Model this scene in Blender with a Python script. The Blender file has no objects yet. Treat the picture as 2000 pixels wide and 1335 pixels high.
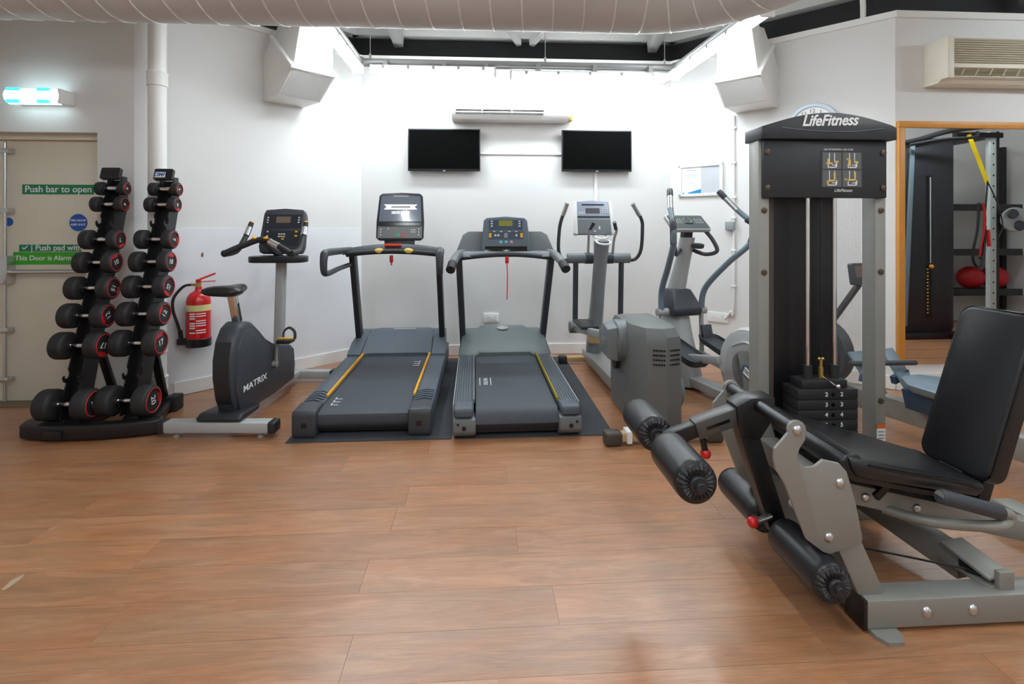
import bpy, bmesh, math, random
from mathutils import Vector, Matrix, Euler
random.seed(7)
SC = bpy.context.scene
COL = SC.collection
R = math.radians
# ------------------------------------------------------------------ camera, world, exposure
YAW = R(3.46); F = 1000.0; EYE = 1.32; HOR = 445.0
cam_d = bpy.data.cameras.new('camera'); cam = bpy.data.objects.new('camera', cam_d); COL.objects.link(cam)
cam.location = (0, 0, EYE); cam.rotation_euler = (R(90), 0, -YAW)
cam_d.sensor_width = 36; cam_d.lens = 36 * F / 2000; cam_d.shift_y = -(667.5 - HOR) / 2000
cam_d.clip_start = .05; cam_d.clip_end = 60
SC.camera = cam
w = bpy.data.worlds.new('world'); SC.world = w; w.use_nodes = True
w.node_tree.nodes['Background'].inputs[0].default_value = (.8, .88, 1, 1)
w.node_tree.nodes['Background'].inputs[1].default_value = 0.0
SC.view_settings.view_transform = 'Standard'; SC.view_settings.look = 'None'
SC.view_settings.gamma = 1; SC.view_settings.use_curve_mapping = False
SC.view_settings.exposure = 1.45
LIGHT = 16.0       # radiance of the fluorescent battens

def C(x, y, Y):
    """photo pixel at distance Y along the lens axis -> room point"""
    X = (x - 1000) / F * Y; z = EYE - (y - HOR) / F * Y
    return Vector((X * math.cos(YAW) + Y * math.sin(YAW), -X * math.sin(YAW) + Y * math.cos(YAW), z))
def G(x, y, z=0.0):
    return C(x, y, (EYE - z) * F / (y - HOR))
def on_y(x, y, yr):
    """pixel on the plane room-y = yr"""
    k = (x - 1000) / F
    return C(x, y, yr / (math.cos(YAW) - k * math.sin(YAW)))
def on_line(x, y, p, d):
    """pixel on the vertical plane through p along d"""
    a = C(x, y, 1.0) - Vector((0, 0, EYE)); 
    # solve a.xy*s = p + d*t
    det = a.x * -d[1] + d[0] * a.y
    s = (p[0] * -d[1] + d[0] * p[1]) / det
    return Vector((a.x * s, a.y * s, EYE + a.z * s))

# ------------------------------------------------------------------ materials
MATS = {}
def pm(name, col, rough=.5, metal=0.0, var=.06, scale=8.0, bump=0.0, bscale=None, spec=.5, coat=0):
    if name in MATS: return MATS[name]
    m = bpy.data.materials.new(name); m.use_nodes = True; nt = m.node_tree; b = nt.nodes['Principled BSDF']
    tc = nt.nodes.new('ShaderNodeTexCoord'); n = nt.nodes.new('ShaderNodeTexNoise')
    n.inputs['Scale'].default_value = scale; n.inputs['Detail'].default_value = 4
    nt.links.new(tc.outputs['Object'], n.inputs['Vector'])
    mx = nt.nodes.new('ShaderNodeMix'); mx.data_type = 'RGBA'
    mx.inputs['A'].default_value = (*[c * (1 - var) for c in col], 1); mx.inputs['B'].default_value = (*[min(1, c * (1 + var)) for c in col], 1)
    nt.links.new(n.outputs['Fac'], mx.inputs['Factor']); nt.links.new(mx.outputs['Result'], b.inputs['Base Color'])
    b.inputs['Roughness'].default_value = rough; b.inputs['Metallic'].default_value = metal
    b.inputs['Specular IOR Level'].default_value = spec; b.inputs['Coat Weight'].default_value = coat
    if bump:
        n2 = nt.nodes.new('ShaderNodeTexNoise'); n2.inputs['Scale'].default_value = bscale or scale * 20; n2.inputs['Detail'].default_value = 2
        nt.links.new(tc.outputs['Object'], n2.inputs['Vector'])
        bp = nt.nodes.new('ShaderNodeBump'); bp.inputs['Strength'].default_value = bump; bp.inputs['Distance'].default_value = .004
        nt.links.new(n2.outputs['Fac'], bp.inputs['Height']); nt.links.new(bp.outputs['Normal'], b.inputs['Normal'])
    MATS[name] = m; return m
def emit(name, col, s, base=(.9, .9, .9)):
    m = pm(name, base, .3); b = m.node_tree.nodes['Principled BSDF']
    b.inputs['Emission Color'].default_value = (*col, 1); b.inputs['Emission Strength'].default_value = s
    return m
def sr(r, g, b):
    f = lambda c: (c / 255 / 12.92) if c <= 10 else ((c / 255 + .055) / 1.055) ** 2.4
    return (f(r), f(g), f(b))

WALL = pm('wall_paint', sr(226, 225, 223), .75, var=.015, scale=1.5, bump=.05, bscale=120)
WALLD = pm('wall_paint_lower', sr(232, 233, 237), .6, var=.015, scale=1.5, bump=.04, bscale=120)
WALLG = WALL
TRIMW = pm('trim_white', sr(236, 235, 232), .45, var=.02)
CEILW = pm('ceiling_white', sr(225, 224, 220), .8, var=.03, scale=2)
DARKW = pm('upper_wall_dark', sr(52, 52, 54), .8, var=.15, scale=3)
DOORM = pm('door_paint_cream', sr(226, 218, 200), .5, var=.02, scale=3)
DUCT = pm('duct_paint', sr(204, 203, 201), .5, var=.03, scale=3)
BLACK = pm('black_metal', sr(24, 24, 26), .38, var=.1)
BLACKG = pm('black_gloss', sr(12, 12, 14), .15, var=.1)
RUBBER = pm('black_rubber', sr(37, 37, 39), .6, var=.12, scale=30, bump=.15)
VINYL = pm('black_vinyl', sr(29, 29, 32), .36, var=.12, scale=12, bump=.12, bscale=260)
MAT_RUB = pm('mat_rubber', sr(62, 65, 70), .75, var=.08, scale=40, bump=.2)
CHROME = pm('chrome', (.8, .8, .8), .15, 1.0, var=.02)
STEEL = pm('steel', (.62, .63, .64), .3, 1.0, var=.05)
SILVER = pm('silver_paint', sr(165, 166, 165), .38, .25, var=.03)
LFGREY = pm('frame_paint_grey', sr(146, 145, 139), .42, .2, var=.03)
GREYC = pm('charcoal_plastic', sr(60, 64, 70), .45, var=.06)
GREYD = pm('dark_plastic', sr(37, 39, 43), .42, var=.08)
GREYB = pm('slate_plastic', sr(84, 93, 104), .45, var=.05)
GREYM = pm('mid_grey_plastic', sr(112, 117, 120), .45, .1, var=.05)
GREYL = pm('light_grey_plastic', sr(176, 178, 178), .42, .1, var=.04)
GREENG = pm('green_grey_plastic', sr(98, 107, 106), .45, var=.05)
BELT = pm('running_belt', sr(64, 69, 77), .6, var=.1, scale=25, bump=.1, bscale=300)
YEL = pm('yellow_plastic', sr(240, 175, 20), .4, var=.05)
YELS = pm('yellow_strap', sr(240, 205, 20), .6, var=.06, scale=40)
RED = pm('red_paint', sr(205, 22, 26), .3, var=.06, coat=.3)
REDR = pm('red_ring', sr(190, 40, 44), .4, var=.1)
WHITE = pm('white_plastic', sr(238, 238, 236), .4, var=.02)
WPRINT = pm('white_print', sr(235, 235, 235), .6, var=.02)
CREAM = pm('cream_plastic', sr(232, 226, 208), .45, var=.04)
GREENS = pm('green_sign', sr(8, 128, 84), .4, var=.04)
GREENL = pm('bright_green_sign', sr(58, 168, 30), .4, var=.04)
BLUES = pm('blue_sign', sr(22, 90, 180), .4, var=.04)
SCREEN = pm('tv_screen', (.002, .002, .002), .45, var=.02, spec=.05)
LCD = pm('lcd_screen', sr(120, 104, 92), .35, var=.08)
LCDG = pm('lcd_green', sr(130, 128, 40), .35, var=.1)
ORANGEW = pm('orange_wood', sr(205, 140, 60), .4, var=.12, scale=14)
PINE = pm('pale_wood', sr(190, 160, 118), .5, var=.15, scale=14)
BRASS = pm('brass', sr(200, 165, 90), .3, .8)
BTN = pm('button_white', sr(215, 215, 215), .5)
MIRROR = pm('mirror_glass', (.9, .92, .91), .01, 1.0, var=.003)
BLUEG = pm('blue_grey_plastic', sr(112, 130, 142), .4, var=.04)
BLUED = pm('deep_blue_plastic', sr(34, 66, 92), .4, var=.1)

def wood(name, obj_random=True):
    m = bpy.data.materials.new(name); m.use_nodes = True; nt = m.node_tree; b = nt.nodes['Principled BSDF']; L = nt.links.new
    tc = nt.nodes.new('ShaderNodeTexCoord'); oi = nt.nodes.new('ShaderNodeObjectInfo')
    geo = nt.nodes.new('ShaderNodeNewGeometry')
    va = nt.nodes.new('ShaderNodeVectorMath'); va.operation = 'MULTIPLY_ADD'
    cr = nt.nodes.new('ShaderNodeCombineXYZ')
    mu = nt.nodes.new('ShaderNodeMath'); mu.operation = 'MULTIPLY'; mu.inputs[1].default_value = 60
    L(oi.outputs['Random'], mu.inputs[0]); L(mu.outputs[0], cr.inputs[0]); L(mu.outputs[0], cr.inputs[1])
    va.inputs[1].default_value = (1, 1, 1); L(geo.outputs['Position'], va.inputs[0]); L(cr.outputs[0], va.inputs[2])
    mp = nt.nodes.new('ShaderNodeMapping'); mp.inputs['Scale'].default_value = (1.2, 9, 1); L(va.outputs[0], mp.inputs['Vector'])
    n1 = nt.nodes.new('ShaderNodeTexNoise'); n1.inputs['Scale'].default_value = 1.7; n1.inputs['Detail'].default_value = 12; n1.inputs['Roughness'].default_value = .72; n1.inputs['Distortion'].default_value = 1.2
    L(mp.outputs[0], n1.inputs['Vector'])
    rp = nt.nodes.new('ShaderNodeValToRGB'); cs = rp.color_ramp; cs.elements[0].position = .28; cs.elements[0].color = (*sr(128, 86, 54), 1)
    cs.elements[1].position = .72; cs.elements[1].color = (*sr(198, 150, 113), 1); e = cs.elements.new(.5); e.color = (*sr(170, 117, 80), 1)
    L(n1.outputs['Fac'], rp.inputs[0])
    # fine dark streaks
    mp2 = nt.nodes.new('ShaderNodeMapping'); mp2.inputs['Scale'].default_value = (4, 110, 1); L(va.outputs[0], mp2.inputs['Vector'])
    n2 = nt.nodes.new('ShaderNodeTexNoise'); n2.inputs['Scale'].default_value = 2; n2.inputs['Detail'].default_value = 5; L(mp2.outputs[0], n2.inputs['Vector'])
    rp2 = nt.nodes.new('ShaderNodeValToRGB'); rp2.color_ramp.elements[0].position = .32; rp2.color_ramp.elements[0].color = (.55, .5, .48, 1); rp2.color_ramp.elements[1].position = .52; rp2.color_ramp.elements[1].color = (1, 1, 1, 1)
    L(n2.outputs['Fac'], rp2.inputs[0])
    mm = nt.nodes.new('ShaderNodeMix'); mm.data_type = 'RGBA'; mm.blend_type = 'MULTIPLY'; mm.inputs['Factor'].default_value = .6
    L(rp.outputs[0], mm.inputs['A']); L(rp2.outputs[0], mm.inputs['B'])
    # broad greyish and orange patches of the print
    mp3 = nt.nodes.new('ShaderNodeMapping'); mp3.inputs['Scale'].default_value = (1.6, 6, 1); L(va.outputs[0], mp3.inputs['Vector'])
    n3 = nt.nodes.new('ShaderNodeTexNoise'); n3.inputs['Scale'].default_value = 1.3; n3.inputs['Detail'].default_value = 6; n3.inputs['Roughness'].default_value = .6; L(mp3.outputs[0], n3.inputs['Vector'])
    rp3 = nt.nodes.new('ShaderNodeValToRGB'); c3 = rp3.color_ramp; c3.elements[0].position = .33; c3.elements[0].color = (*sr(152, 126, 100), 1); c3.elements[1].position = .66; c3.elements[1].color = (*sr(180, 116, 74), 1)
    L(n3.outputs['Fac'], rp3.inputs[0])
    m3 = nt.nodes.new('ShaderNodeMix'); m3.data_type = 'RGBA'; m3.inputs['Factor'].default_value = .36
    L(mm.outputs['Result'], m3.inputs['A']); L(rp3.outputs[0], m3.inputs['B']); mm = m3
    # plank-to-plank tone
    hs = nt.nodes.new('ShaderNodeHueSaturation'); L(mm.outputs['Result'], hs.inputs['Color'])
    mr = nt.nodes.new('ShaderNodeMapRange'); mr.inputs['To Min'].default_value = .92; mr.inputs['To Max'].default_value = 1.07; L(oi.outputs['Random'], mr.inputs['Value']); L(mr.outputs[0], hs.inputs['Value'])
    L(hs.outputs[0], b.inputs['Base Color'])
    b.inputs['Roughness'].default_value = .32; b.inputs['Specular IOR Level'].default_value = .5; b.inputs['Coat Weight'].default_value = .3; b.inputs['Coat Roughness'].default_value = .3
    bp = nt.nodes.new('ShaderNodeBump'); bp.inputs['Strength'].default_value = .12; bp.inputs['Distance'].default_value = .002; L(n2.outputs['Fac'], bp.inputs['Height']); L(bp.outputs[0], b.inputs['Normal'])
    return m
WOOD = wood('floor_vinyl_wood')

def meshmat():
    """perforated steel screen: real see-through holes"""
    m = bpy.data.materials.new('perforated_screen'); m.use_nodes = True; nt = m.node_tree; b = nt.nodes['Principled BSDF']; L = nt.links.new
    tc = nt.nodes.new('ShaderNodeTexCoord'); v = nt.nodes.new('ShaderNodeTexVoronoi'); v.inputs['Scale'].default_value = 330; v.inputs['Randomness'].default_value = .1
    L(tc.outputs['Object'], v.inputs['Vector'])
    c = nt.nodes.new('ShaderNodeMath'); c.operation = 'GREATER_THAN'; c.inputs[1].default_value = .55; L(v.outputs['Distance'], c.inputs[0])
    L(c.outputs[0], b.inputs['Alpha']); b.inputs['Base Color'].default_value = (*sr(120, 120, 118), 1); b.inputs['Roughness'].default_value = .5; b.inputs['Metallic'].default_value = .3
    return m
PERF = meshmat()

# ------------------------------------------------------------------ builders
class B:
    def __init__(s): s.bm = bmesh.new()
    def _m(s, verts, M):
        for v in verts: v.co = M @ v.co
    def box(s, c, d, rot=None):
        r = bmesh.ops.create_cube(s.bm, size=1.0)
        M = Matrix.Translation(c) @ (rot.to_4x4() if rot else Matrix()) @ Matrix.Diagonal((*d, 1))
        s._m(r['verts'], M); return s
    def bx(s, x0, x1, y0, y1, z0, z1):
        return s.box(((x0 + x1) / 2, (y0 + y1) / 2, (z0 + z1) / 2), (abs(x1 - x0), abs(y1 - y0), abs(z1 - z0)))
    def beam(s, p0, p1, w, h, side=(1, 0, 0)):
        p0 = Vector(p0); p1 = Vector(p1); d = p1 - p0; z = d.normalized(); x = Vector(side); x = (x - z * x.dot(z)).normalized(); y = z.cross(x)
        rot = Matrix((x, y, z)).transposed()
        return s.box((p0 + p1) / 2, (w, h, d.length), rot)
    def cyl(s, p0, p1, r0, r1=None, n=20):
        p0 = Vector(p0); p1 = Vector(p1); d = p1 - p0
        r = bmesh.ops.create_cone(s.bm, cap_ends=True, segments=n, radius1=r0, radius2=r0 if r1 is None else r1, depth=d.length)
        M = Matrix.Translation((p0 + p1) / 2) @ d.to_track_quat('Z', 'Y').to_matrix().to_4x4()
        s._m(r['verts'], M); return s
    def sph(s, c, r, sc=(1, 1, 1), n=16, rot=None):
        q = bmesh.ops.create_uvsphere(s.bm, u_segments=n, v_segments=max(6, n // 2), radius=r)
        s._m(q['verts'], Matrix.Translation(c) @ (rot.to_4x4() if rot else Matrix()) @ Matrix.Diagonal((*sc, 1))); return s
    def ring(s, pts):
        return [s.bm.verts.new(p) for p in pts]
    def loft(s, rings, cap=True, closed=False):
        rs = [s.ring(r) for r in rings]; n = len(rs[0]); k = len(rs)
        for i in range(k if closed else k - 1):
            a, b = rs[i], rs[(i + 1) % k]
            for j in range(n): s.bm.faces.new((a[j], a[(j + 1) % n], b[(j + 1) % n], b[j]))
        if cap and not closed: s.bm.faces.new(rs[0][::-1]); s.bm.faces.new(rs[-1])
        return s
    def prism(s, poly, axis, a, b):
        f = {'x': lambda t, p: (t, p[0], p[1]), 'y': lambda t, p: (p[0], t, p[1]), 'z': lambda t, p: (p[0], p[1], t)}[axis]
        return s.loft([[f(a, p) for p in poly], [f(b, p) for p in poly]])
    def lathe(s, prof, c=(0, 0, 0), d=(0, 0, 1), n=24):
        c = Vector(c); M = Vector(d).to_track_quat('Z', 'Y').to_matrix()
        return s.loft([[c + M @ Vector((r * math.cos(2 * math.pi * i / n), r * math.sin(2 * math.pi * i / n), h)) for i in range(n)] for r, h in prof])
    def tube(s, pts, r, n=10, sub=5, flat=1.0, closed=False):
        P = [Vector(p) for p in pts]; Q = []; k = len(P)
        rr = r if isinstance(r, (list, tuple)) else [r] * k; RR = []
        if sub > 1 and k > 2:
            for i in range(k if closed else k - 1):
                g = (lambda j: P[j % k]) if closed else (lambda j: P[max(0, min(k - 1, j))])
                a, b, c, d = g(i - 1), g(i), g(i + 1), g(i + 2)
                for t in range(sub):
                    u = t / sub
                    Q.append(.5 * ((2 * b) + (c - a) * u + (2 * a - 5 * b + 4 * c - d) * u * u + (3 * b - a - 3 * c + d) * u ** 3))
                    RR.append(rr[i] + (rr[(i + 1) % k] - rr[i]) * u)
            if not closed: Q.append(P[-1]); RR.append(rr[-1])
        else: Q = P; RR = list(rr)
        rings = []; N = None; m = len(Q)
        for i in range(m):
            t = ((Q[(i + 1) % m] - Q[i - 1]) if closed else (Q[min(m - 1, i + 1)] - Q[max(0, i - 1)])).normalized()
            if N is None: N = t.orthogonal().normalized() if abs(t.z) > .9 else Vector((0, 0, 1))
            N = (N - t * N.dot(t)).normalized(); Bn = t.cross(N)
            rings.append([Q[i] + (N * math.cos(2 * math.pi * j / n) * flat + Bn * math.sin(2 * math.pi * j / n)) * RR[i] for j in range(n)])
        return s.loft(rings, closed=closed)
    def torus(s, c, d, r, rr, n=24, k=8):
        M = Vector(d).to_track_quat('Z', 'Y').to_matrix(); c = Vector(c)
        return s.tube([c + M @ Vector((r * math.cos(2 * math.pi * i / n), r * math.sin(2 * math.pi * i / n), 0)) for i in range(n)], rr, k, 1, closed=True)
    def out(s, name, mat, parent=None, bevel=0.0, seg=2, ang=35, world=False, loc=None):
        bm = s.bm; bmesh.ops.recalc_face_normals(bm, faces=bm.faces[:])
        if bevel:
            ed = [e for e in bm.edges if len(e.link_faces) == 2 and e.calc_face_angle(0) > R(28)]
            bmesh.ops.bevel(bm, geom=ed, offset=bevel, segments=seg, affect='EDGES', profile=.5, clamp_overlap=True)
        off = None
        if world and parent:
            p = parent
            while p.parent: p = p.parent
            off = p.location
        elif loc is not None: off = Vector(loc)
        if off is not None:
            for v in bm.verts: v.co -= off
        me = bpy.data.meshes.new(name); bm.to_mesh(me); bm.free()
        me.polygons.foreach_set('use_smooth', [True] * len(me.polygons)); me.set_sharp_from_angle(angle=R(ang)); me.materials.append(mat)
        o = bpy.data.objects.new(name, me); COL.objects.link(o); o.parent = parent
        if parent is None and loc is not None: o.location = loc
        return o
def thing(name, label, cat, loc=(0, 0, 0), rz=0.0, group=None):
    o = bpy.data.objects.new(name, None); COL.objects.link(o); o.location = loc; o.rotation_euler = (0, 0, rz); o.empty_display_size = .1
    return tag(o, label, cat, group)
def tag(o, label, cat, group=None):
    o['label'] = label; o['category'] = cat
    if group: o['group'] = group
    return o
def struct(o): o['kind'] = 'structure'; return o
def stuff(o): o['kind'] = 'stuff'; return o
def text(name, body, size, mat, parent, loc, rot=(R(90), 0, 0), ext=.0006, shear=0, bold=0, align='CENTER', sx=1.0, M=None):
    cu = bpy.data.curves.new(name, 'FONT'); cu.body = body; cu.size = size; cu.align_x = align; cu.align_y = 'CENTER'; cu.extrude = ext; cu.shear = shear; cu.offset = bold
    t = bpy.data.objects.new(name, cu); COL.objects.link(t)
    me = bpy.data.meshes.new_from_object(t); bpy.data.objects.remove(t); bpy.data.curves.remove(cu)
    Mx = M if M is not None else (Matrix.Translation(loc) @ Euler(rot).to_matrix().to_4x4())
    me.transform(Mx @ Matrix.Diagonal((sx, 1, 1, 1))); me.materials.clear(); me.materials.append(mat)
    o = bpy.data.objects.new(name, me); COL.objects.link(o); o.parent = parent
    return o
def face_frame(origin, xdir, updir):
    """matrix putting text (x right, y up) on a face"""
    x = Vector(xdir).normalized(); y = Vector(updir); y = (y - x * y.dot(x)).normalized(); z = x.cross(y)
    M = Matrix((x, y, z)).transposed().to_4x4(); M.translation = Vector(origin); return M
def clone(root, loc, label=None, rz=None):
    r = root.copy(); COL.objects.link(r); r.location = loc
    if rz is not None: r.rotation_euler = (0, 0, rz)
    if label: r['label'] = label
    def rec(src, dst):
        for c in [o for o in COL.objects if o.parent == src]:
            d = c.copy(); COL.objects.link(d); d.parent = dst; rec(c, d)
    rec(root, r); return r
def rrect(w, h, r, n=4):
    """rounded rectangle centred on 0"""
    P = []
    for cx, cy, a0 in ((w / 2 - r, h / 2 - r, 0), (-w / 2 + r, h / 2 - r, 90), (-w / 2 + r, -h / 2 + r, 180), (w / 2 - r, -h / 2 + r, 270)):
        for i in range(n + 1):
            a = R(a0 + 90 * i / n); P.append((cx + r * math.cos(a), cy + r * math.sin(a)))
    return P
def panel(b, M, w, h, t, r=.02, z0=0.0):
    """rounded plate lying on frame M (x right, y up, z out)"""
    P = rrect(w, h, r); return b.loft([[M @ Vector((p[0], p[1], z0)) for p in P], [M @ Vector((p[0], p[1], z0 + t)) for p in P]])
def mbox(b, M, x, y, w, h, t, z0=0.0):
    b.loft([[M @ Vector((x + sx * w / 2, y + sy * h / 2, z)) for sx, sy in ((-1, -1), (1, -1), (1, 1), (-1, 1))] for z in (z0, z0 + t)]); return b
# ================================================================== the room
BW = 5.356; SW = 3.994; XL = -1.229; XR = 2.022; XLE = XL - (BW - SW); XRE = XR + (BW - SW); TOP = 3.05
def wallseg(name, p, q, z0, z1, th, mat, base=True):
    """wall from p to q (room side on the left of p->q is outside)"""
    p = Vector((*p, 0)); q = Vector((*q, 0)); d = (q - p).normalized(); n = Vector((-d.y, d.x, 0))
    b = B(); b.prism([(v.x, v.y) for v in (p, q, q + n * th, p + n * th)], 'z', z0, z1)
    return struct(b.out(name, mat))
# p->q runs clockwise seen from above so the outside is on the left
wallseg('wall_back', (XL, BW), (XR, BW), 0, TOP, .12, WALL)
wallseg('wall_left_bay', (XLE, SW), (XL, BW), 0, TOP, .12, WALL)
wallseg('wall_right_bay', (XR, BW), (XRE, SW), 0, TOP, .12, WALL)
wallseg('wall_right_mirror', (XRE, SW), (7.4, SW), 0, TOP, .12, WALLG)
wallseg('wall_right_end', (7.4, SW), (7.4, 1.0), 0, 4.3, .12, WALL)
wallseg('wall_right_recess', (7.4, 1.0), (4.6, 1.0), 0, 4.3, .12, WALL)
wallseg('wall_right_side', (4.6, 1.0), (4.6, -3.2), 0, 4.3, .12, WALL)
wallseg('wall_behind', (4.6, -3.2), (-5.2, -3.2), 0, 4.3, .12, WALL)
wallseg('wall_left_side', (-5.2, -3.2), (-5.2, SW), 0, 4.3, .12, WALLG)
# wall with the fire doors (opening -4.37 .. -2.853, 2.03 high)
DX0, DX1, DZ = -4.37, -2.853, 2.03
b = B(); b.bx(-5.2, DX0, SW, SW + .2, 0, TOP).bx(DX1, XLE, SW, SW + .2, 0, TOP).bx(DX0, DX1, SW, SW + .2, DZ, TOP); struct(b.out('wall_left_door', WALLG))
# dark upper walls set back behind the wall tops, white copings
def off(pts, d):
    return pts
OUT = [(-5.6, 4.444), (-2.777, 4.444), (-1.415, 5.806), (2.208, 5.806), (3.57, 4.444), (7.8, 4.444)]
for i in range(5):
    wallseg('wall_upper_%s' % ('left', 'left_bay', 'back', 'right_bay', 'right')[i], OUT[i], OUT[i + 1], 2.95, 4.4, .1, DARKW)
LEDGE = [(-5.2, SW), (XLE, SW), (XL, BW), (XR, BW), (XRE, SW), (7.4, SW)]
b = B(); b.prism(LEDGE + OUT[::-1], 'z', TOP - .008, TOP); struct(b.out('trim_ledge', DARKW))
def strip(name, pts, z0, z1, d, mat, inner=0.0):
    """strip along wall line pts, standing d proud of the wall into the room"""
    n = len(pts); ins = []
    for i in range(n):
        p = Vector(pts[i]); a = (p - Vector(pts[i - 1])).normalized() if i else None; c = (Vector(pts[i + 1]) - p).normalized() if i < n - 1 else None
        na = Vector((a.y, -a.x)) if a else None; nc = Vector((c.y, -c.x)) if c else None
        m = (na + nc).normalized() if (a and c) else (na or nc); k = d / (m.dot(na or nc))
        ins.append(p + m * k)
    b = B(); b.prism([tuple(p) for p in pts] + [tuple(p) for p in ins[::-1]], 'z', z0, z1); return struct(b.out(name, mat))
strip('trim_1', LEDGE, TOP - .012, TOP + .04, .03, TRIMW)
strip('baseboard_left_bay', [(XLE + .18, SW + .18), (XL, BW)], 0, .105, .018, TRIMW)
strip('baseboard_back', [(XL, BW), (XR, BW)], 0, .105, .018, TRIMW)
strip('baseboard_right_bay', [(XR, BW), (XRE, SW)], 0, .105, .018, TRIMW)
strip('baseboard_right', [(XRE, SW), (7.4, SW)], 0, .13, .02, TRIMW)
# smoother lower dado of the left bay wall
d45 = Vector((1, 1, 0)).normalized(); n45 = Vector((1, -1, 0)).normalized()
b = B(); p = Vector((XLE + .1, SW + .1, 0)); q = Vector((XL - .005, BW - .005, 0))
b.prism([(v.x, v.y) for v in (p, q, q + n45 * .004, p + n45 * .004)], 'z', .1, EYE); da = struct(b.out('trim_2', WALLD))
q = on_line(395, 497, (XLE, SW), (1, 1)) + n45 * .004
b = B(); b.sph(q, .014, (.6, .6, 1.4), n=10); b.out('wall_mark', pm('mark_brown', sr(150, 112, 70), .7), da)
# ceiling: sloped white boards rising from the eaves
E = [Vector((*p, 3.57)) for p in OUT[1:5]]; T0 = Vector((-1.6, 2.2, 4.35)); T1 = Vector((2.4, 2.2, 4.35))
b = B()
def quad(*v): b.bm.faces.new([b.bm.verts.new(p) for p in v])
quad(E[1], E[2], T1, T0); quad(E[0], E[1], T0); quad(E[2], E[3], T1)
quad(E[0], T0, Vector((-5.6, 2.2, 4.35)), Vector((-5.6, 4.444, 4.3))); quad(E[3], Vector((7.8, 4.444, 4.3)), Vector((7.8, 2.2, 4.35)), T1)
quad(Vector((-5.6, 2.2, 4.35)), Vector((7.8, 2.2, 4.35)), Vector((7.8, -3.4, 4.35)), Vector((-5.6, -3.4, 4.35)))
struct(b.out('ceiling', CEILW))
# white eave beam and rafters (roof timbers)
def eave(i, j, nm):
    a = Vector((*OUT[i], 0)); c = Vector((*OUT[j], 0)); d = (c - a).normalized(); n = Vector((d.y, -d.x, 0))
    b = B(); b.prism([(v.x, v.y) for v in (a, c, c + n * .12, a + n * .12)], 'z', 3.43, 3.58); return b.out(nm, CEILW, bevel=.004)
tag(eave(1, 2, 'eave_beam'), 'white roof beam above the left angled wall', 'beam', 'white eave beams')
tag(eave(2, 3, 'eave_beam'), 'white roof beam above the wall with the screens', 'beam', 'white eave beams')
tag(eave(3, 4, 'eave_beam'), 'white roof beam above the angled wall with the clock', 'beam', 'white eave beams')
def rafter(p, q, label, w=.1, h=.13):
    b = B(); b.beam(p, q, w, h); tag(b.out('rafter', CEILW, bevel=.004), label, 'rafter', 'white roof rafters')
rafter((-.9, 5.7, 3.36), (-1.15, 3.0, 4.2), 'white rafter above the left end of the screen wall')
rafter((1.93, 5.7, 3.36), (1.93, 3.0, 4.2), 'white rafter above the right end of the screen wall')
rafter((.42, 5.67, 3.38), (-.35, 4.2, 3.85), 'white slanting brace above the wall air conditioner, leaning away from the clock', .06, .1)
rafter((.56, 5.67, 3.38), (1.3, 4.2, 3.85), 'white slanting brace above the wall air conditioner, leaning towards the clock', .06, .1)
rafter((3.45, 4.3, 3.42), (1.9, 2.6, 4.2), 'white rafter over the corner beside the mirror')
rafter((4.9, 4.3, 3.3), (3.7, 3.2, 3.95), 'white rafter above the cream air conditioner', .09, .13)
# floor: base slab and loose-lay planks
b = B(); b.bx(-5.3, 7.6, -3.3, 5.6, -.12, -.004); fl = struct(b.out('floor', WOOD))
PL, PW = 1.5, .19
pmesh = None
for r in range(int((.5 - 1.88) // PW), 19):
    y0 = 1.88 + r * PW
    offx = random.random() * PL
    x = -5.0 + offx - PL
    while x < 7.3:
        x1 = x + PL
        half = lambda yy: min(2.0 + 1.15 * max(0, yy), 7.4)
        vis = (x1 > -(1.0 + 1.02 * (y0 + .2)) and x < 1.9 + 1.1 * (y0 + .2)) or (x1 > 4.3 and 1.0 < y0 + .1 < 3.9)
        inside = y0 + PW / 2 < 5.34 and y0 + PW / 2 < min(BW + (x1 - .4 - XL), BW - (x + .4 - XR), BW) + .0 and y0 > .55
        if vis and inside:
            if pmesh is None:
                bb = B(); bb.bx(-PL / 2 + .0005, PL / 2 - .0005, -PW / 2 + .0005, PW / 2 - .0005, -.0045, 0)
                o = bb.out('plank', WOOD, fl); pmesh = o.data
            else:
                o = bpy.data.objects.new('plank', pmesh); COL.objects.link(o); o.parent = fl
            o.location = (x + PL / 2, y0 + PW / 2, 0)
        x = x1
# a pale scrape in the floor and a small brown mark on the dado
b = B(); P_ = [G(x, y) for x, y in ((3, 1151), (22, 1133), (48, 1120), (44, 1127), (26, 1141), (8, 1152))]
b.loft([[(p.x, p.y, z) for p in P_] for z in (-.001, .0008)]); b.out('scrape_mark', pm('scrape_pale', sr(176, 158, 132), .6, var=.2, scale=60), fl)
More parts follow.
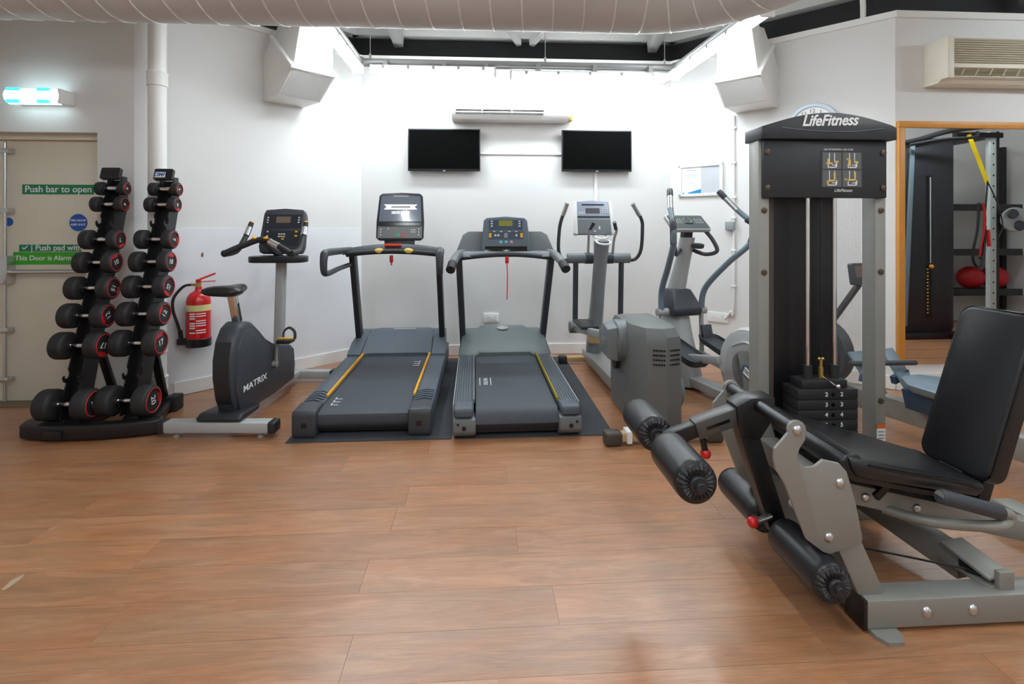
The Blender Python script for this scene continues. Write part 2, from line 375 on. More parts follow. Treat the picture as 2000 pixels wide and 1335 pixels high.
# fire doors
def door_leaf(nm, x0, x1):
    b = B(); b.bx(x0, x1, SW + .12, SW + .165, .008, 1.985); return struct(b.out(nm, DOORM, bevel=.002))
d1 = door_leaf('door_1', -3.6, DX1 - .03); d2 = door_leaf('door_2', -4.34, -3.606)
b = B(); b.bx(DX1 - .03, DX1, SW + .08, SW + .2, 0, DZ).bx(DX0, DX0 + .03, SW + .08, SW + .2, 0, DZ).bx(DX0, DX1, SW + .08, SW + .2, 1.987, DZ); struct(b.out('trim_3', DOORM, bevel=.002))
b = B(); b.bx(DX0 - .3, DX1 + .3, SW + .2, SW + .26, -.01, 2.3); struct(b.out('wall_door_backing', DARKW))
b = B(); b.bx(DX0, DX1, SW - .0, SW + .2, -.004, .006); struct(b.out('trim_4', pm('threshold', sr(120, 105, 80), .5)))
ZB = .99
yd = SW + .12
b = B(); b.cyl((-3.6 + .035, yd - .05, .02), (-3.6 + .035, yd - .05, 1.96), .011); vr = b.out('panic_rod', STEEL, d1)
b = B(); b.cyl((-3.6 + .03, yd - .055, ZB), (-2.93, yd - .055, ZB), .016); b.out('push_bar', STEEL, d1)
b = B(); b.bx(-3.6, -3.53, yd - .075, yd, ZB - .09, ZB + .12); b.out('latch_case', STEEL, d1, bevel=.006)
b = B(); b.bx(-2.97, -2.91, yd - .075, yd, ZB - .06, ZB + .06); b.out('bar_end', STEEL, d1, bevel=.006)
for z in (.18, .55, 1.45, 1.9):
    b = B(); b.bx(-3.595, -3.535, yd - .062, yd, z - .018, z + .018); b.out('rod_guide', STEEL, d1, bevel=.004)
def sign(nm, x0, x1, y0, y1, mat, door, txts):
    a = on_y(x0, y0, yd); c = on_y(x1, y1, yd)
    b = B(); b.bx(a.x, c.x, yd - .003, yd, c.z, a.z); s = b.out(nm, mat, door)
    for body, px, py, size, al in txts:
        t = on_y(px, py, yd); text('lettering', body, size, WPRINT, s, (t.x, yd - .0035, t.z), align=al, bold=size * .012)
    return s
sign('push_bar_sign', 44, 184, 360, 379.5, GREENS, d1, [('Push bar to open', 49, 369.5, .07, 'LEFT')])
sign('push_pad_sign', 38, 160, 477.5, 490.5, GREENS, d1, [('\u2713 | Push pad with', 42, 484, .06, 'LEFT')])
sign('alarm_sign', 26.5, 165, 492, 516, GREENL, d1, [('This Door is Alarmed For Access', 30, 504, .052, 'LEFT')])
def disc_sign(px, py, r, door, txt):
    c = on_y(px, py, yd); b = B(); b.cyl((c.x, yd, c.z), (c.x, yd - .003, c.z), r, n=32); s = b.out('round_sign', BLUES, door)
    for t, dz in zip(txt, (.016, -.016)): text('lettering', t, .022, WPRINT, s, (c.x, yd - .0035, c.z + dz), bold=.0004)
disc_sign(153.5, 434.5, .066, d1, ('FIRE DOOR', 'KEEP SHUT')); disc_sign(17, 433, .033, d1, ('', ''))
# emergency exit light
c0 = on_y(15, 188, SW); c1 = on_y(147, 188, SW)
z0, z1 = on_y(60, 203, SW - .1).z, on_y(60, 172, SW - .1).z
t = thing('exit_light', 'lit emergency exit light box above the fire door', 'exit light', ((c0.x + c1.x) / 2, SW, z0))
b = B(); b.bx(c0.x + .1, c1.x + .0, SW - .05, SW, z0 + .01, z1 - .012); b.out('back_box', WHITE, t, bevel=.006, world=True)
ex0, ex1 = on_y(14, 188, SW - .1).x, on_y(116, 188, SW - .1).x
EXW = emit('exit_white', (.72, .95, 1), 1.5); EXG = emit('exit_green', (.08, .6, .7), .55, (.05, .5, .5))
b = B(); b.loft([[(x, SW - .075 + .06 * math.cos(a), (z0 + z1) / 2 + (z1 - z0) / 2 * math.sin(a)) for a in [R(90 + 18 * k) for k in range(11)]] for x in (ex0, ex1)]); df = b.out('diffuser', EXW, t, bevel=.004, world=True)
for u0, u1 in ((.04, .29), (.63, .86)):
    xa = ex0 + (ex1 - ex0) * u0; xb = ex0 + (ex1 - ex0) * u1
    for s in (-1, 1):
        zc = (z0 + z1) / 2 + s * (z1 - z0) * .37; b = B(); b.bx(xa, xb, SW - .131, SW - .11, zc - .012, zc + .012); b.out('green_panel', EXG, df, world=True)
b = B(); b.bx(ex1, ex1 + .02, SW - .12, SW - .01, z0 + .004, z1 - .004); b.out('end_cap', WHITE, t, bevel=.005, world=True)
# soil pipe in the left corner
pc = on_line(302, 600, (XLE + .055, SW - .055), (1, 1)); px_, py_ = pc.x + .05, pc.y - .05
t = thing('soil_pipe', 'white vertical soil pipe in the corner behind the dumbbell rack', 'pipe', (px_, py_, 0))
b = B(); b.cyl((0, 0, 0), (0, 0, 3.6), .06, n=28); b.out('pipe', TRIMW, t)
for z in (2.42, .44, .16):
    b = B(); b.lathe([(.06, z - .05), (.068, z - .045), (.068, z + .04), (.071, z + .045), (.071, z + .055), (.06, z + .06)], n=28); b.out('collar', TRIMW, t)
b = B(); b.lathe([(.05, 0), (.058, .005), (.058, .04), (.05, .05)], (.01, -.05, .29), (.3, -1, .05), 28); b.bx(-.05, .075, -.112, -.1, .28, .29); b.out('access_cap', TRIMW, t)
# ================================================================== lights, duct, vents
LIT = emit('tube_light', (.86, .95, 1.0), LIGHT)
def batten(p, q, label, name='batten_light', wide=.1):
    p = Vector(p); q = Vector(q); m = (p + q) / 2; d = (q - p); L = d.length; rz = math.atan2(d.y, d.x)
    t = thing(name, label, 'strip light', m, rz, 'fluorescent batten lights')
    b = B(); b.bx(-L / 2, L / 2, -.045, .045, .0, .03); b.out('body', WHITE, t, bevel=.006)
    prof = [(wide / 2 * math.cos(a) , .002 - .055 * math.sin(a)) for a in [R(180 * k / 10) for k in range(11)]]
    b = B(); b.prism([(y, z) for y, z in prof], 'x', -L / 2 + .02, L / 2 - .02); b.out(name.replace('batten_light', 'diffuser') if 'offscreen' in name else 'diffuser', LIT, t, ang=60)
    for s in (-1, 1):
        b = B(); b.bx(s * L / 2 - s * .02, s * L / 2 + s * .004, -wide / 2 - .002, wide / 2 + .002, -.056, .03); b.out('end_cap', WHITE, t, bevel=.006)
    for k in range(5):
        x = -L / 2 + L * (k + .5) / 5
        for s in (-1, 1):
            b = B(); b.bx(x - .014, x + .014, s * .047 - .006, s * .047 + .006, -.012, .022); b.out('clip', STEEL, t)
    return t
ZL = 2.80
def wl(x, y): return (on_z(x, y, ZL))
def on_z(x, y, z):
    return C(x, y, (z - EYE) * F / (HOR - y))
yb = 4.93
a = on_y(725, 140, yb); c = on_y(968, 142, yb); batten((a.x, yb, ZL + .03), (c.x, yb, ZL + .03), 'lit batten light under the trunking, on the fire extinguisher side of the wall air conditioner')
a = on_y(996, 148, yb); c = on_y(1302, 148, yb); batten((a.x, yb, ZL), (c.x, yb, ZL), 'longer lit batten light under the trunking, above the wall air conditioner')
batten((-1.14, 4.83, ZL), (-1.14, 3.63, ZL), 'lit batten light beside the vent hood over the exercise bike')
batten((1.86, 4.84, ZL), (1.93, 3.34, ZL), 'lit batten light beside the vent hood on the clock wall')
g2 = 'lit batten light on the ceiling over the open floor'
for x, y, nm in ((-1.14, 1.2, 'front_left'), (.5, 1.0, 'front_middle'), (2.9, 1.4, 'front_right'), (-1.14, -1.2, 'behind_left'), (.5, -1.4, 'behind_middle'), (2.9, -1.2, 'behind_right')):
    t = batten((x, y + .75, ZL + .05), (x, y - .75, ZL + .05), g2, 'batten_light_%s_offscreen' % nm)
    for s in (-1, 1):
        b = B(); b.cyl((s * .6, 0, .03), (s * .6, 0, 1.5), .004, n=8); b.out('hanger_rod', STEEL, t)
batten((4.4, 2.6, ZL + .05), (5.9, 2.6, ZL + .05), 'lit batten light hanging near the mirror', 'batten_light_recess_offscreen')
# trunking the battens hang from, with thin suspension rods
t = thing('lighting_trunking', 'grey steel lighting trunking tube hung on thin rods from the roof', 'trunking', (.36, yb, 2.9))
zt = 2.90
b = B(); b.cyl((-1.2, yb, zt), (1.93, yb, zt), .028); b.cyl((-1.2, yb + .05, zt - .025), (1.93, yb + .05, zt - .025), .013); b.out('cross_tube', SILVER, t, world=True)
for x, s in ((-1.14, 0), (1.9, .07)):
    b = B(); b.cyl((x, yb, zt), (x + s, 3.62 if s == 0 else 3.3, zt), .028); b.out('side_tube', SILVER, t, world=True)
    b = B(); b.sph((x, yb, zt), .045); b.out('corner_joint', SILVER, t, world=True)
for x in (-1.05, .62, 1.8):
    b = B(); b.cyl((x, yb, zt), (x, yb, 3.75), .004, n=8).cyl((x, yb, zt + .02), (x, yb, zt + .07), .012, n=10); b.out('hanger_rod', STEEL, t, world=True)
for x, y in ((-1.14, 3.7), (1.95, 3.6)):
    b = B(); b.cyl((x, y, zt), (x, y, 4.05), .004, n=8); b.out('hanger_rod', STEEL, t, world=True)
for x in (-.9, -.35, .05, .55, 1.1, 1.65):
    b = B(); b.bx(x - .02, x + .02, yb - .04, yb + .06, ZL + (.06 if x < .3 else .03), zt); b.out('bracket', SILVER, t, world=True)
# big spiral duct
YD = 3.25; RD = .3; ZD = 2.89
path = [Vector((-5.15 + .1 * i, YD, ZD)) for i in range(63)]
cx, cy, rb = 1.0, YD - .75, .75
for k in range(1, 13):
    a = R(90 - 7.0 * k); path.append(Vector((cx + rb * math.cos(a), cy + rb * math.sin(a), ZD)))
dl = (path[-1] - path[-2]).normalized()
for k in range(1, 40): path.append(path[62 + 12] + dl * .1 * k)
t = thing('spiral_duct', 'large cream spiral-seamed air duct running under the roof', 'duct', (-1, YD, ZD))
b = B(); b.tube(path, RD, 40, 1); b.out('duct_tube', DUCT, t, world=True, ang=50)
# spiral seam: a raised helical lip
hel = []; s = 0.0; pitch = .19
for i in range(len(path) - 1):
    seg = path[i + 1] - path[i]; tt = seg.normalized(); N = Vector((0, 0, 1)); Bn = tt.cross(N)
    for k in range(10):
        u = k / 10; ph = 2 * math.pi * (s + seg.length * u) / pitch
        hel.append(path[i] + seg * u + (N * math.cos(ph) + Bn * math.sin(ph)) * (RD + .001))
    s += seg.length
b = B(); b.tube(hel[:1100], .0062, 4, 1); b.out('spiral_seam', TRIMW, t, world=True)
# rectangular supply hoods on the two angled walls
def hood(pw, u, n, t0, t1, label):
    """pw wall corner, u along the wall, n into the room"""
    u = Vector((*u, 0)); n = Vector((*n, 0)); o = Vector((*pw, 0))
    t = thing('vent_hood', label, 'vent', o + u * (t0 + t1) / 2 + Vector((0, 0, 2.445)), 0, 'supply air vent hoods')
    P = lambda tt, d, z: o + u * tt + n * d + Vector((0, 0, z))
    def pr(prof, a, c, nm, mat, bev=.004):
        b = B(); b.loft([[P(a, d, z) for d, z in prof], [P(c, d, z) for d, z in prof]]); return b.out(nm, mat, t, bevel=bev, world=True)
    body = pr([(0, 2.445), (.32, 2.445), (.575, 2.62), (.18, 2.955), (0, 2.80)], t0, t1, 'outlet_box', TRIMW)
    # flange around the joint
    pr([(.585, 2.612), (.60, 2.632), (.185, 2.982), (.168, 2.962)], t0 - .018, t1 + .018, 'flange', TRIMW, .003)
    # upper transition duct rising to the roof
    b = B(); b.loft([[P(tt, d, z) for tt, d, z in ((t0 + .015, .565, 2.64), (t1 - .015, .565, 2.64), (t1 - .015, .19, 2.96), (t0 + .015, .19, 2.96))],
                     [P(tt, d, z) for tt, d, z in ((t0 + .05, .63, 3.05), (t1 - .05, .63, 3.05), (t1 - .05, .26, 3.12), (t0 + .05, .26, 3.12))]]); b.out('transition', TRIMW, t, bevel=.004, world=True)
    b = B(); tm = (t0 + t1) / 2; b.cyl(P(tm, .44, 3.0), P(tm, .62, 3.95), .15, n=28); b.out('riser_duct', TRIMW, t, world=True)
    # perforated outlet plate, a little proud
    ax = Vector((.32, 2.445)); bx_ = Vector((.575, 2.62)); dd = bx_ - ax; nn = Vector((dd.y, -dd.x)).normalized()
    q0 = ax + dd * .06; q1 = ax + dd * .94
    b = B(); b.loft([[P(tt, *(q0 + nn * k)) for tt, k in ((t0 + .02, 0), (t1 - .02, 0), (t1 - .02, .004), (t0 + .02, .004))], [P(tt, *(q1 + nn * k)) for tt, k in ((t0 + .02, 0), (t1 - .02, 0), (t1 - .02, .004), (t0 + .02, .004))]])
    b.out('outlet_plate', pm('grille_white', sr(222, 224, 222), .5, bump=.3, bscale=500), t, world=True)
s2 = math.sqrt(.5)
hood((XL, BW), (-s2, -s2), (s2, -s2), .62, .995, 'white sheet metal vent hood over the exercise bike')
hood((XR, BW), (s2, -s2), (-s2, -s2), .67, 1.05, 'white sheet metal vent hood beside the wall clock')
# white conduit on the roof above the clock wall
p0 = on_line(1685, 30, (XR, BW + .1), (1, -1))
b = B(); b.tube([(p0.x, p0.y, 3.0), (p0.x, p0.y, 3.28), (p0.x - .05, p0.y - .0, 3.36), (p0.x - .5, p0.y - .1, 3.5)], .022, 10, 4); tag(b.out('roof_conduit', TRIMW, loc=(p0.x, p0.y, 3.0)), 'white pipe bending out of the wall top above the clock', 'pipe')
# ================================================================== on the walls
# air conditioner over the screens
yf = BW - .2
x0 = on_y(882, 200, yf).x; x1 = on_y(1112, 200, yf).x; zt_, zb_ = on_y(1000, 163, yf).z, on_y(1000, 232, yf).z
t = thing('air_conditioner', 'white split air conditioner on the back wall above the two screens', 'air conditioner', ((x0 + x1) / 2, BW, zb_))
h = zt_ - zb_
solid = [(BW, zb_), (BW - .15, zb_), (BW - .165, zb_ + .012), (BW - .21, zb_ + .105), (BW - .21, zt_ - .02), (BW - .19, zt_), (BW, zt_)]
hollow = [(BW, zb_), (BW - .15, zb_), (BW - .165, zb_ + .012), (BW - .181, zb_ + .045), (BW - .09, zb_ + .06), (BW - .09, zb_ + .13), (BW - .203, zb_ + .09), (BW - .21, zb_ + .105), (BW - .21, zt_ - .02), (BW - .19, zt_), (BW, zt_)]
for pf_, xa_, xb_ in ((solid, x0, x0 + .04), (hollow, x0 + .04, x0 + .93), (solid, x0 + .93, x1)):
    b = B(); b.prism(pf_, 'x', xa_, xb_); b.out('casing', WHITE, t, world=True)
b = B(); b.beam((x0 + .04, BW - .198, zb_ + .066), (x0 + .93, BW - .198, zb_ + .066), .018, .012, (0, 1, .45)); lou = b.out('louvre', WHITE, t, bevel=.002, world=True)
for k in range(2):
    b = B(); b.bx(x0 + .3 + .3 * k, x0 + .31 + .3 * k, BW - .21, BW - .19, zb_ + .055, zb_ + .09); b.out('vane', WHITE, t, world=True)
b = B(); b.bx(x0, x1, BW - .2125, BW - .2, zb_ + .108, zb_ + .112); b.out('panel_seam', pm('seam_grey', sr(190, 190, 188), .6), t, world=True)
b = B(); b.bx(x1, x1 + .06, BW - .08, BW, zb_ + .02, zb_ + .09).prism([(x1, zb_ + .03), (x1 + .05, zb_ + .045), (x1, zb_ + .08)], 'y', BW - .12, BW - .08); b.out('pipe_cover', pm('foam_yellow', sr(225, 195, 125), .8), t, bevel=.004, world=True)
# television screens
def tv(xa, xb, ya, yb_, label):
    yy = BW - .07; a = on_y(xa, ya, yy); c = on_y(xb, yb_, yy)
    t = thing('television', label, 'television', ((a.x + c.x) / 2, BW, c.z))
    b = B(); b.bx(a.x, c.x, yy, yy + .035, c.z, a.z); b.out('casing', GREYD, t, bevel=.004, world=True)
    b = B(); b.bx(a.x + .012, c.x - .012, yy - .002, yy + .01, c.z + .022, a.z - .012); b.out('screen', SCREEN, t, world=True)
    b = B(); b.bx((a.x + c.x) / 2 - .012, (a.x + c.x) / 2 + .012, yy - .003, yy + .004, c.z - .004, c.z + .006); b.out('logo_tab', SILVER, t, world=True)
    b = B(); b.bx((a.x + c.x) / 2 - .12, (a.x + c.x) / 2 + .12, yy + .03, BW, (a.z + c.z) / 2 - .1, (a.z + c.z) / 2 + .1); b.out('wall_bracket', BLACK, t, world=True)
tv(796.5, 938, 250.5, 334, 'black flat screen above the treadmill with the tall display')
tv(1097.5, 1234, 253.5, 335, 'black flat screen above the cross trainer with the white console')
a = on_y(938, 300, BW); c = on_y(1098, 301, BW)
b = B(); b.bx(a.x, c.x, BW - .012, BW, a.z - .008, a.z + .008); tag(b.out('cable_trunking', TRIMW, loc=((a.x + c.x) / 2, BW, a.z), bevel=.002), 'thin horizontal white cable trunking joining the two screens', 'cable cover')
a = on_y(1163, 336, BW)
b = B(); b.bx(a.x - .016, a.x + .016, BW - .014, BW, .11, a.z + .05); tag(b.out('cable_trunking', TRIMW, loc=(a.x, BW, .11), bevel=.002), 'vertical white cable trunking below the screen', 'cable cover')
def socket(p, n, w, h, label):
    """p centre on wall, n wall normal"""
    n = Vector((*n, 0)); u = Vector((-n.y, n.x, 0)); M = face_frame(p, u, (0, 0, 1))
    t = thing('wall_socket', label, 'socket', p); M2 = M.copy(); M2.translation = (0, 0, 0)
    b = B(); panel(b, M2, w, h, .012, .006); b.out('plate', WHITE, t, bevel=.002)
    b = B()
    for s in (-1, 1): mbox(b, M2, s * w * .25, h * .15, w * .12, h * .25, .003, .011)
    b.out('switch', WHITE, t)
socket(on_y(959.5, 620, BW), (0, -1), .16, .095, 'white double socket on the wall behind the treadmill with the red cord')
socket(on_line(1402, 619, (XR, BW), (1, -1)), (-s2, -s2), .2, .1, 'white double socket low on the angled wall under the notice board')
# conduit with clips on the clock wall
p = on_line(1434, 400, (XR, BW), (1, -1)); n = Vector((-s2, -s2, 0))
t = thing('wall_conduit', 'thin white vertical conduit with clips on the angled wall beside the notice board', 'conduit', (p.x, p.y, .1))
q = p + n * .014
b = B(); b.tube([(q.x, q.y, 2.42), (q.x, q.y, .62), (q.x - .02, q.y + .02, .5), (q.x - .06, q.y + .06, .42)], .011, 10, 4); b.out('tube', TRIMW, t, world=True)
for z in (2.3, 1.96, 1.62, 1.42, 1.1, .75):
    b = B(); b.box((q.x, q.y, z), (.045, .03, .022), Matrix.Rotation(R(-45), 3, 'Z')); b.out('clip', TRIMW, t, bevel=.003, world=True)
q2 = on_line(1428, 441, (XR, BW), (1, -1)) + n * .03
b = B(); b.box(q2, (.085, .05, .085), Matrix.Rotation(R(-45), 3, 'Z')); tag(b.out('junction_box', pm('box_grey', sr(150, 155, 160), .5), loc=q2, bevel=.006), 'small grey wall unit on the conduit beside the notice board', 'wall unit')
# notice board
u = Vector((s2, -s2, 0)); a = on_line(1327, 353, (XR, BW), (1, -1)); c = on_line(1413, 350, (XR, BW), (1, -1))
w_ = (c - a).length; zt_, zb_ = on_line(1370, 320, (XR, BW), (1, -1)).z, on_line(1370, 383, (XR, BW), (1, -1)).z; h_ = zt_ - zb_
ctr = (a + c) / 2; ctr.z = (zt_ + zb_) / 2
t = thing('notice_board', 'white framed notice board with a printed sheet on the angled wall', 'notice board', ctr); M = face_frame((0, 0, 0), u, (0, 0, 1))
b = B(); mbox(b, M, 0, 0, w_ - .03, h_ - .03, .012); b.out('backing', pm('board_grey', sr(196, 200, 206), .5), t)
b = B()
for x, y, ww, hh in ((0, h_ / 2 - .015, w_, .03), (0, -h_ / 2 + .015, w_, .03), (-w_ / 2 + .015, 0, .03, h_), (w_ / 2 - .015, 0, .03, h_)): mbox(b, M, x, y, ww, hh, .025)
b.out('frame', WHITE, t, bevel=.003)
pw, ph = w_ * .44, h_ * .84; pxx = -w_ / 2 + .035 + pw / 2
b = B(); mbox(b, M, pxx, 0, pw, ph, .0015, .012); sh = b.out('printed_sheet', pm('paper', sr(240, 242, 244), .7), t)
b = B(); z = .0137
b.loft([[M @ Vector((x, y, zz)) for x, y in ((pxx - pw * .2, -ph * .5), (pxx + pw * .5, -ph * .5), (pxx + pw * .5, -ph * .33), (pxx + pw * .25, -ph * .37), (pxx - pw * .2, -ph * .45))] for zz in (z, z + .0006)]); mbox(b, M, pxx - pw * .43, -ph * .465, pw * .09, ph * .05, .0006, z); b.out('blue_print', pm('blue_ink', sr(20, 130, 185), .6), sh)
b = B()
for k, (yy, ww) in enumerate(((.38, .6), (.22, .8), (.19, .8), (.16, .6), (.12, .7), (.08, .5), (-.1, .4), (-.2, .3))): mbox(b, M, pxx, ph * yy, pw * ww * .9, ph * (.022 if k == 0 else .01), .0005, z)
stuff(b.out('text_lines', pm('ink_grey', sr(150, 155, 160), .7), sh))
# wall clock
c = on_line(1588, 247, (XR, BW), (1, -1)); t = thing('wall_clock', 'round white wall clock half hidden by the weight tower', 'clock', c); M = face_frame((0, 0, 0), u, (0, 0, 1)); nz = M.to_3x3() @ Vector((0, 0, 1))
b = B(); b.lathe([(.185, 0), (.205, .004), (.21, .02), (.2, .04), (.172, .045), (.165, .03)], (0, 0, 0), nz, 48); b.out('rim', pm('clock_rim', sr(205, 215, 225), .35, .2), t)
b = B(); b.lathe([(.163, .005), (.163, .032)], (0, 0, 0), nz, 48); fc = b.out('dial', WHITE, t)
for k in range(12):
    a = R(90 - 30 * k); text('numeral', str(k or 12), .05, BLACK, fc, None, M=M @ Matrix.Translation((.132 * math.cos(a), .132 * math.sin(a), .0323)), ext=.0003)
b = B()
for ang, L, w2 in ((130, .085, .008), (20, .125, .006)):
    a = R(ang); b.beam(M @ Vector((0, 0, .034)), M @ Vector((L * math.cos(a), L * math.sin(a), .034)), w2, .002, nz.cross(Vector((0, 0, 1))))
b.out('hands', BLACK, t)
# mirror with wooden frame
yf = SW - .03
xa = on_y(1756, 400, yf).x; zt_ = on_y(1800, 236, yf).z; zb_ = .21; xb_ = xa + 2.6; fw = .055
t = thing('wall_mirror', 'large wall mirror with orange wooden frame beside the weight tower', 'mirror', (xa + 1.3, SW, zb_))
b = B(); b.bx(xa + .03, xb_ - .03, SW - .018, SW, zb_, zt_ - .03); b.out('glass', MIRROR, t, world=True)
b = B(); b.bx(xa, xa + fw, SW - .03, SW, zb_ - .09, zt_ - fw); b.out('frame_stile', ORANGEW, t, bevel=.003, world=True)
b = B(); b.bx(xb_ - fw, xb_, SW - .03, SW, zb_ - .09, zt_ - fw); b.out('frame_stile', ORANGEW, t, bevel=.003, world=True)
b = B(); b.bx(xa, xb_, SW - .03, SW, zt_ - fw, zt_); b.out('frame_rail', ORANGEW, t, bevel=.003, world=True)
# cream air conditioner
yf = SW - .22
x0 = on_y(1852, 100, yf).x; x1 = x0 + 1.05; zt_, zb_ = on_y(1852, 70, yf).z, on_y(1852, 165, SW - .1).z
t = thing('air_conditioner', 'old cream louvred air conditioner above the mirror', 'air conditioner', ((x0 + x1) / 2, SW, zb_))
b = B(); b.prism([(SW, zb_), (SW - .13, zb_), (SW - .17, zb_ + .03), (SW - .06, zb_ + .05), (SW - .06, zb_ + .12), (yf + .03, zb_ + .1), (yf + .03, zt_ - .01), (yf + .05, zt_), (SW, zt_)], 'x', x0, x1); b.out('casing', CREAM, t, world=True)
for xx in (x0 + .025, x1 - .025):
    b = B(); b.bx(xx - .028, xx + .028, yf, SW - .01, zb_ + .02, zt_ + .002); b.out('side_cheek', CREAM, t, bevel=.006, world=True)
b = B(); b.bx(x0 + .05, x1 - .05, yf, yf + .05, zb_ + .1, zb_ + .135); b.out('band', CREAM, t, bevel=.004, world=True)
for k in range(11):
    z = zb_ + .147 + k * (zt_ - zb_ - .15) / 11
    b = B(); b.beam((x0 + .05, yf + .012, z + .004), (x1 - .05, yf + .012, z + .004), .012, .012, (0, 1, .5)); b.out('louvre', pm('louvre_beige', sr(196, 186, 164), .5), t, world=True)
for k in range(8):
    x = x0 + .12 + k * .115; b = B(); b.beam((x, yf + .012, zb_ + .045), (x + .03, yf + .014, zb_ + .1), .003, .012, (1, 0, 0)); b.out('vane', CREAM, t, world=True)
b = B(); b.beam((x0 + .05, yf + .03, zb_ + .035), (x1 - .05, yf + .03, zb_ + .035), .02, .008, (0, 1, -.3)); b.out('flap', CREAM, t, bevel=.002, world=True)
# fire extinguisher
p = on_line(386, 640, (XLE, SW), (1, 1)); n = Vector((s2, -s2, 0)); c = p + n * .115 - Vector((.02, .02, 0)); zb_ = on_line(386, 675, (XLE + .08, SW - .08), (1, 1)).z
t = thing('fire_extinguisher', 'red fire extinguisher with cream band hung on the wall behind the exercise bike', 'fire extinguisher', (c.x, c.y, zb_)); t.scale = (1, 1, .88)
b = B(); b.lathe([(.085, .02), (.086, .06), (.086, .40), (.08, .44), (.06, .475), (.03, .495), (.024, .51), (.024, .53)], n=32); bd = b.out('cylinder', RED, t, ang=50)
b = B(); b.lathe([(.088, 0), (.09, .01), (.09, .07), (.086, .075)], n=32); b.out('base_ring', BLACK, t)
b = B(); b.lathe([(.0868, .32), (.0868, .375)], n=32); b.out('cream_band', pm('band_cream', sr(225, 215, 150), .5), bd)
vw = Vector((.45, -1, 0)).normalized(); rt = Vector((-vw.y, vw.x, 0))
b = B()
for k in range(9):
    for j, (a0, a1) in enumerate(((-40, -12), (-8, 38))):
        if (k + j) % 4 == 3: continue
        z = .30 - k * .021; pts = []
        for q in range(6):
            a = R(a0 + (a1 - a0) * q / 5); d = vw * math.cos(a) + rt * math.sin(a); pts.append((d.x * .0868, d.y * .0868))
        for q in range(5):
            hh = .009 if j else .012
            b.bm.faces.new([b.bm.verts.new((*pts[q], z - hh / 2)), b.bm.verts.new((*pts[q + 1], z - hh / 2)), b.bm.verts.new((*pts[q + 1], z + hh / 2)), b.bm.verts.new((*pts[q], z + hh / 2))])
stuff(b.out('label_print', WPRINT, bd))
b = B(); b.cyl((0, 0, .52), (0, 0, .57), .02).cyl((0, 0, .55), (-.05, -.01, .55), .012); b.out('valve', BRASS, t)
b = B(); b.beam((0, 0, .575), (.10, .06, .575), .02, .008).beam((-.005, 0, .59), (.10, .06, .645), .02, .008).box((0, 0, .58), (.03, .03, .035)); b.out('lever', RED, t, bevel=.002)
b = B(); b.tube([(-.05, -.01, .55), (-.10, -.03, .535), (-.155, -.06, .44), (-.16, -.06, .33), (-.13, -.05, .2), (-.115, -.04, .11)], .011, 10, 6); ho = b.out('hose', RUBBER, t)
b = B(); b.cyl((-.117, -.042, .15), (-.112, -.04, .07), .016); b.out('nozzle', BLACK, t)
b = B(); b.bx(-.135, -.06, -.06, -.01, .02, .075); b.out('hose_clip', BLACK, t, bevel=.004)
b = B(); b.box((-n.x * .09, -n.y * .09, .25), (.04, .03, .4), Matrix.Rotation(R(-45), 3, 'Z')); b.out('wall_bracket', BLACK, t)
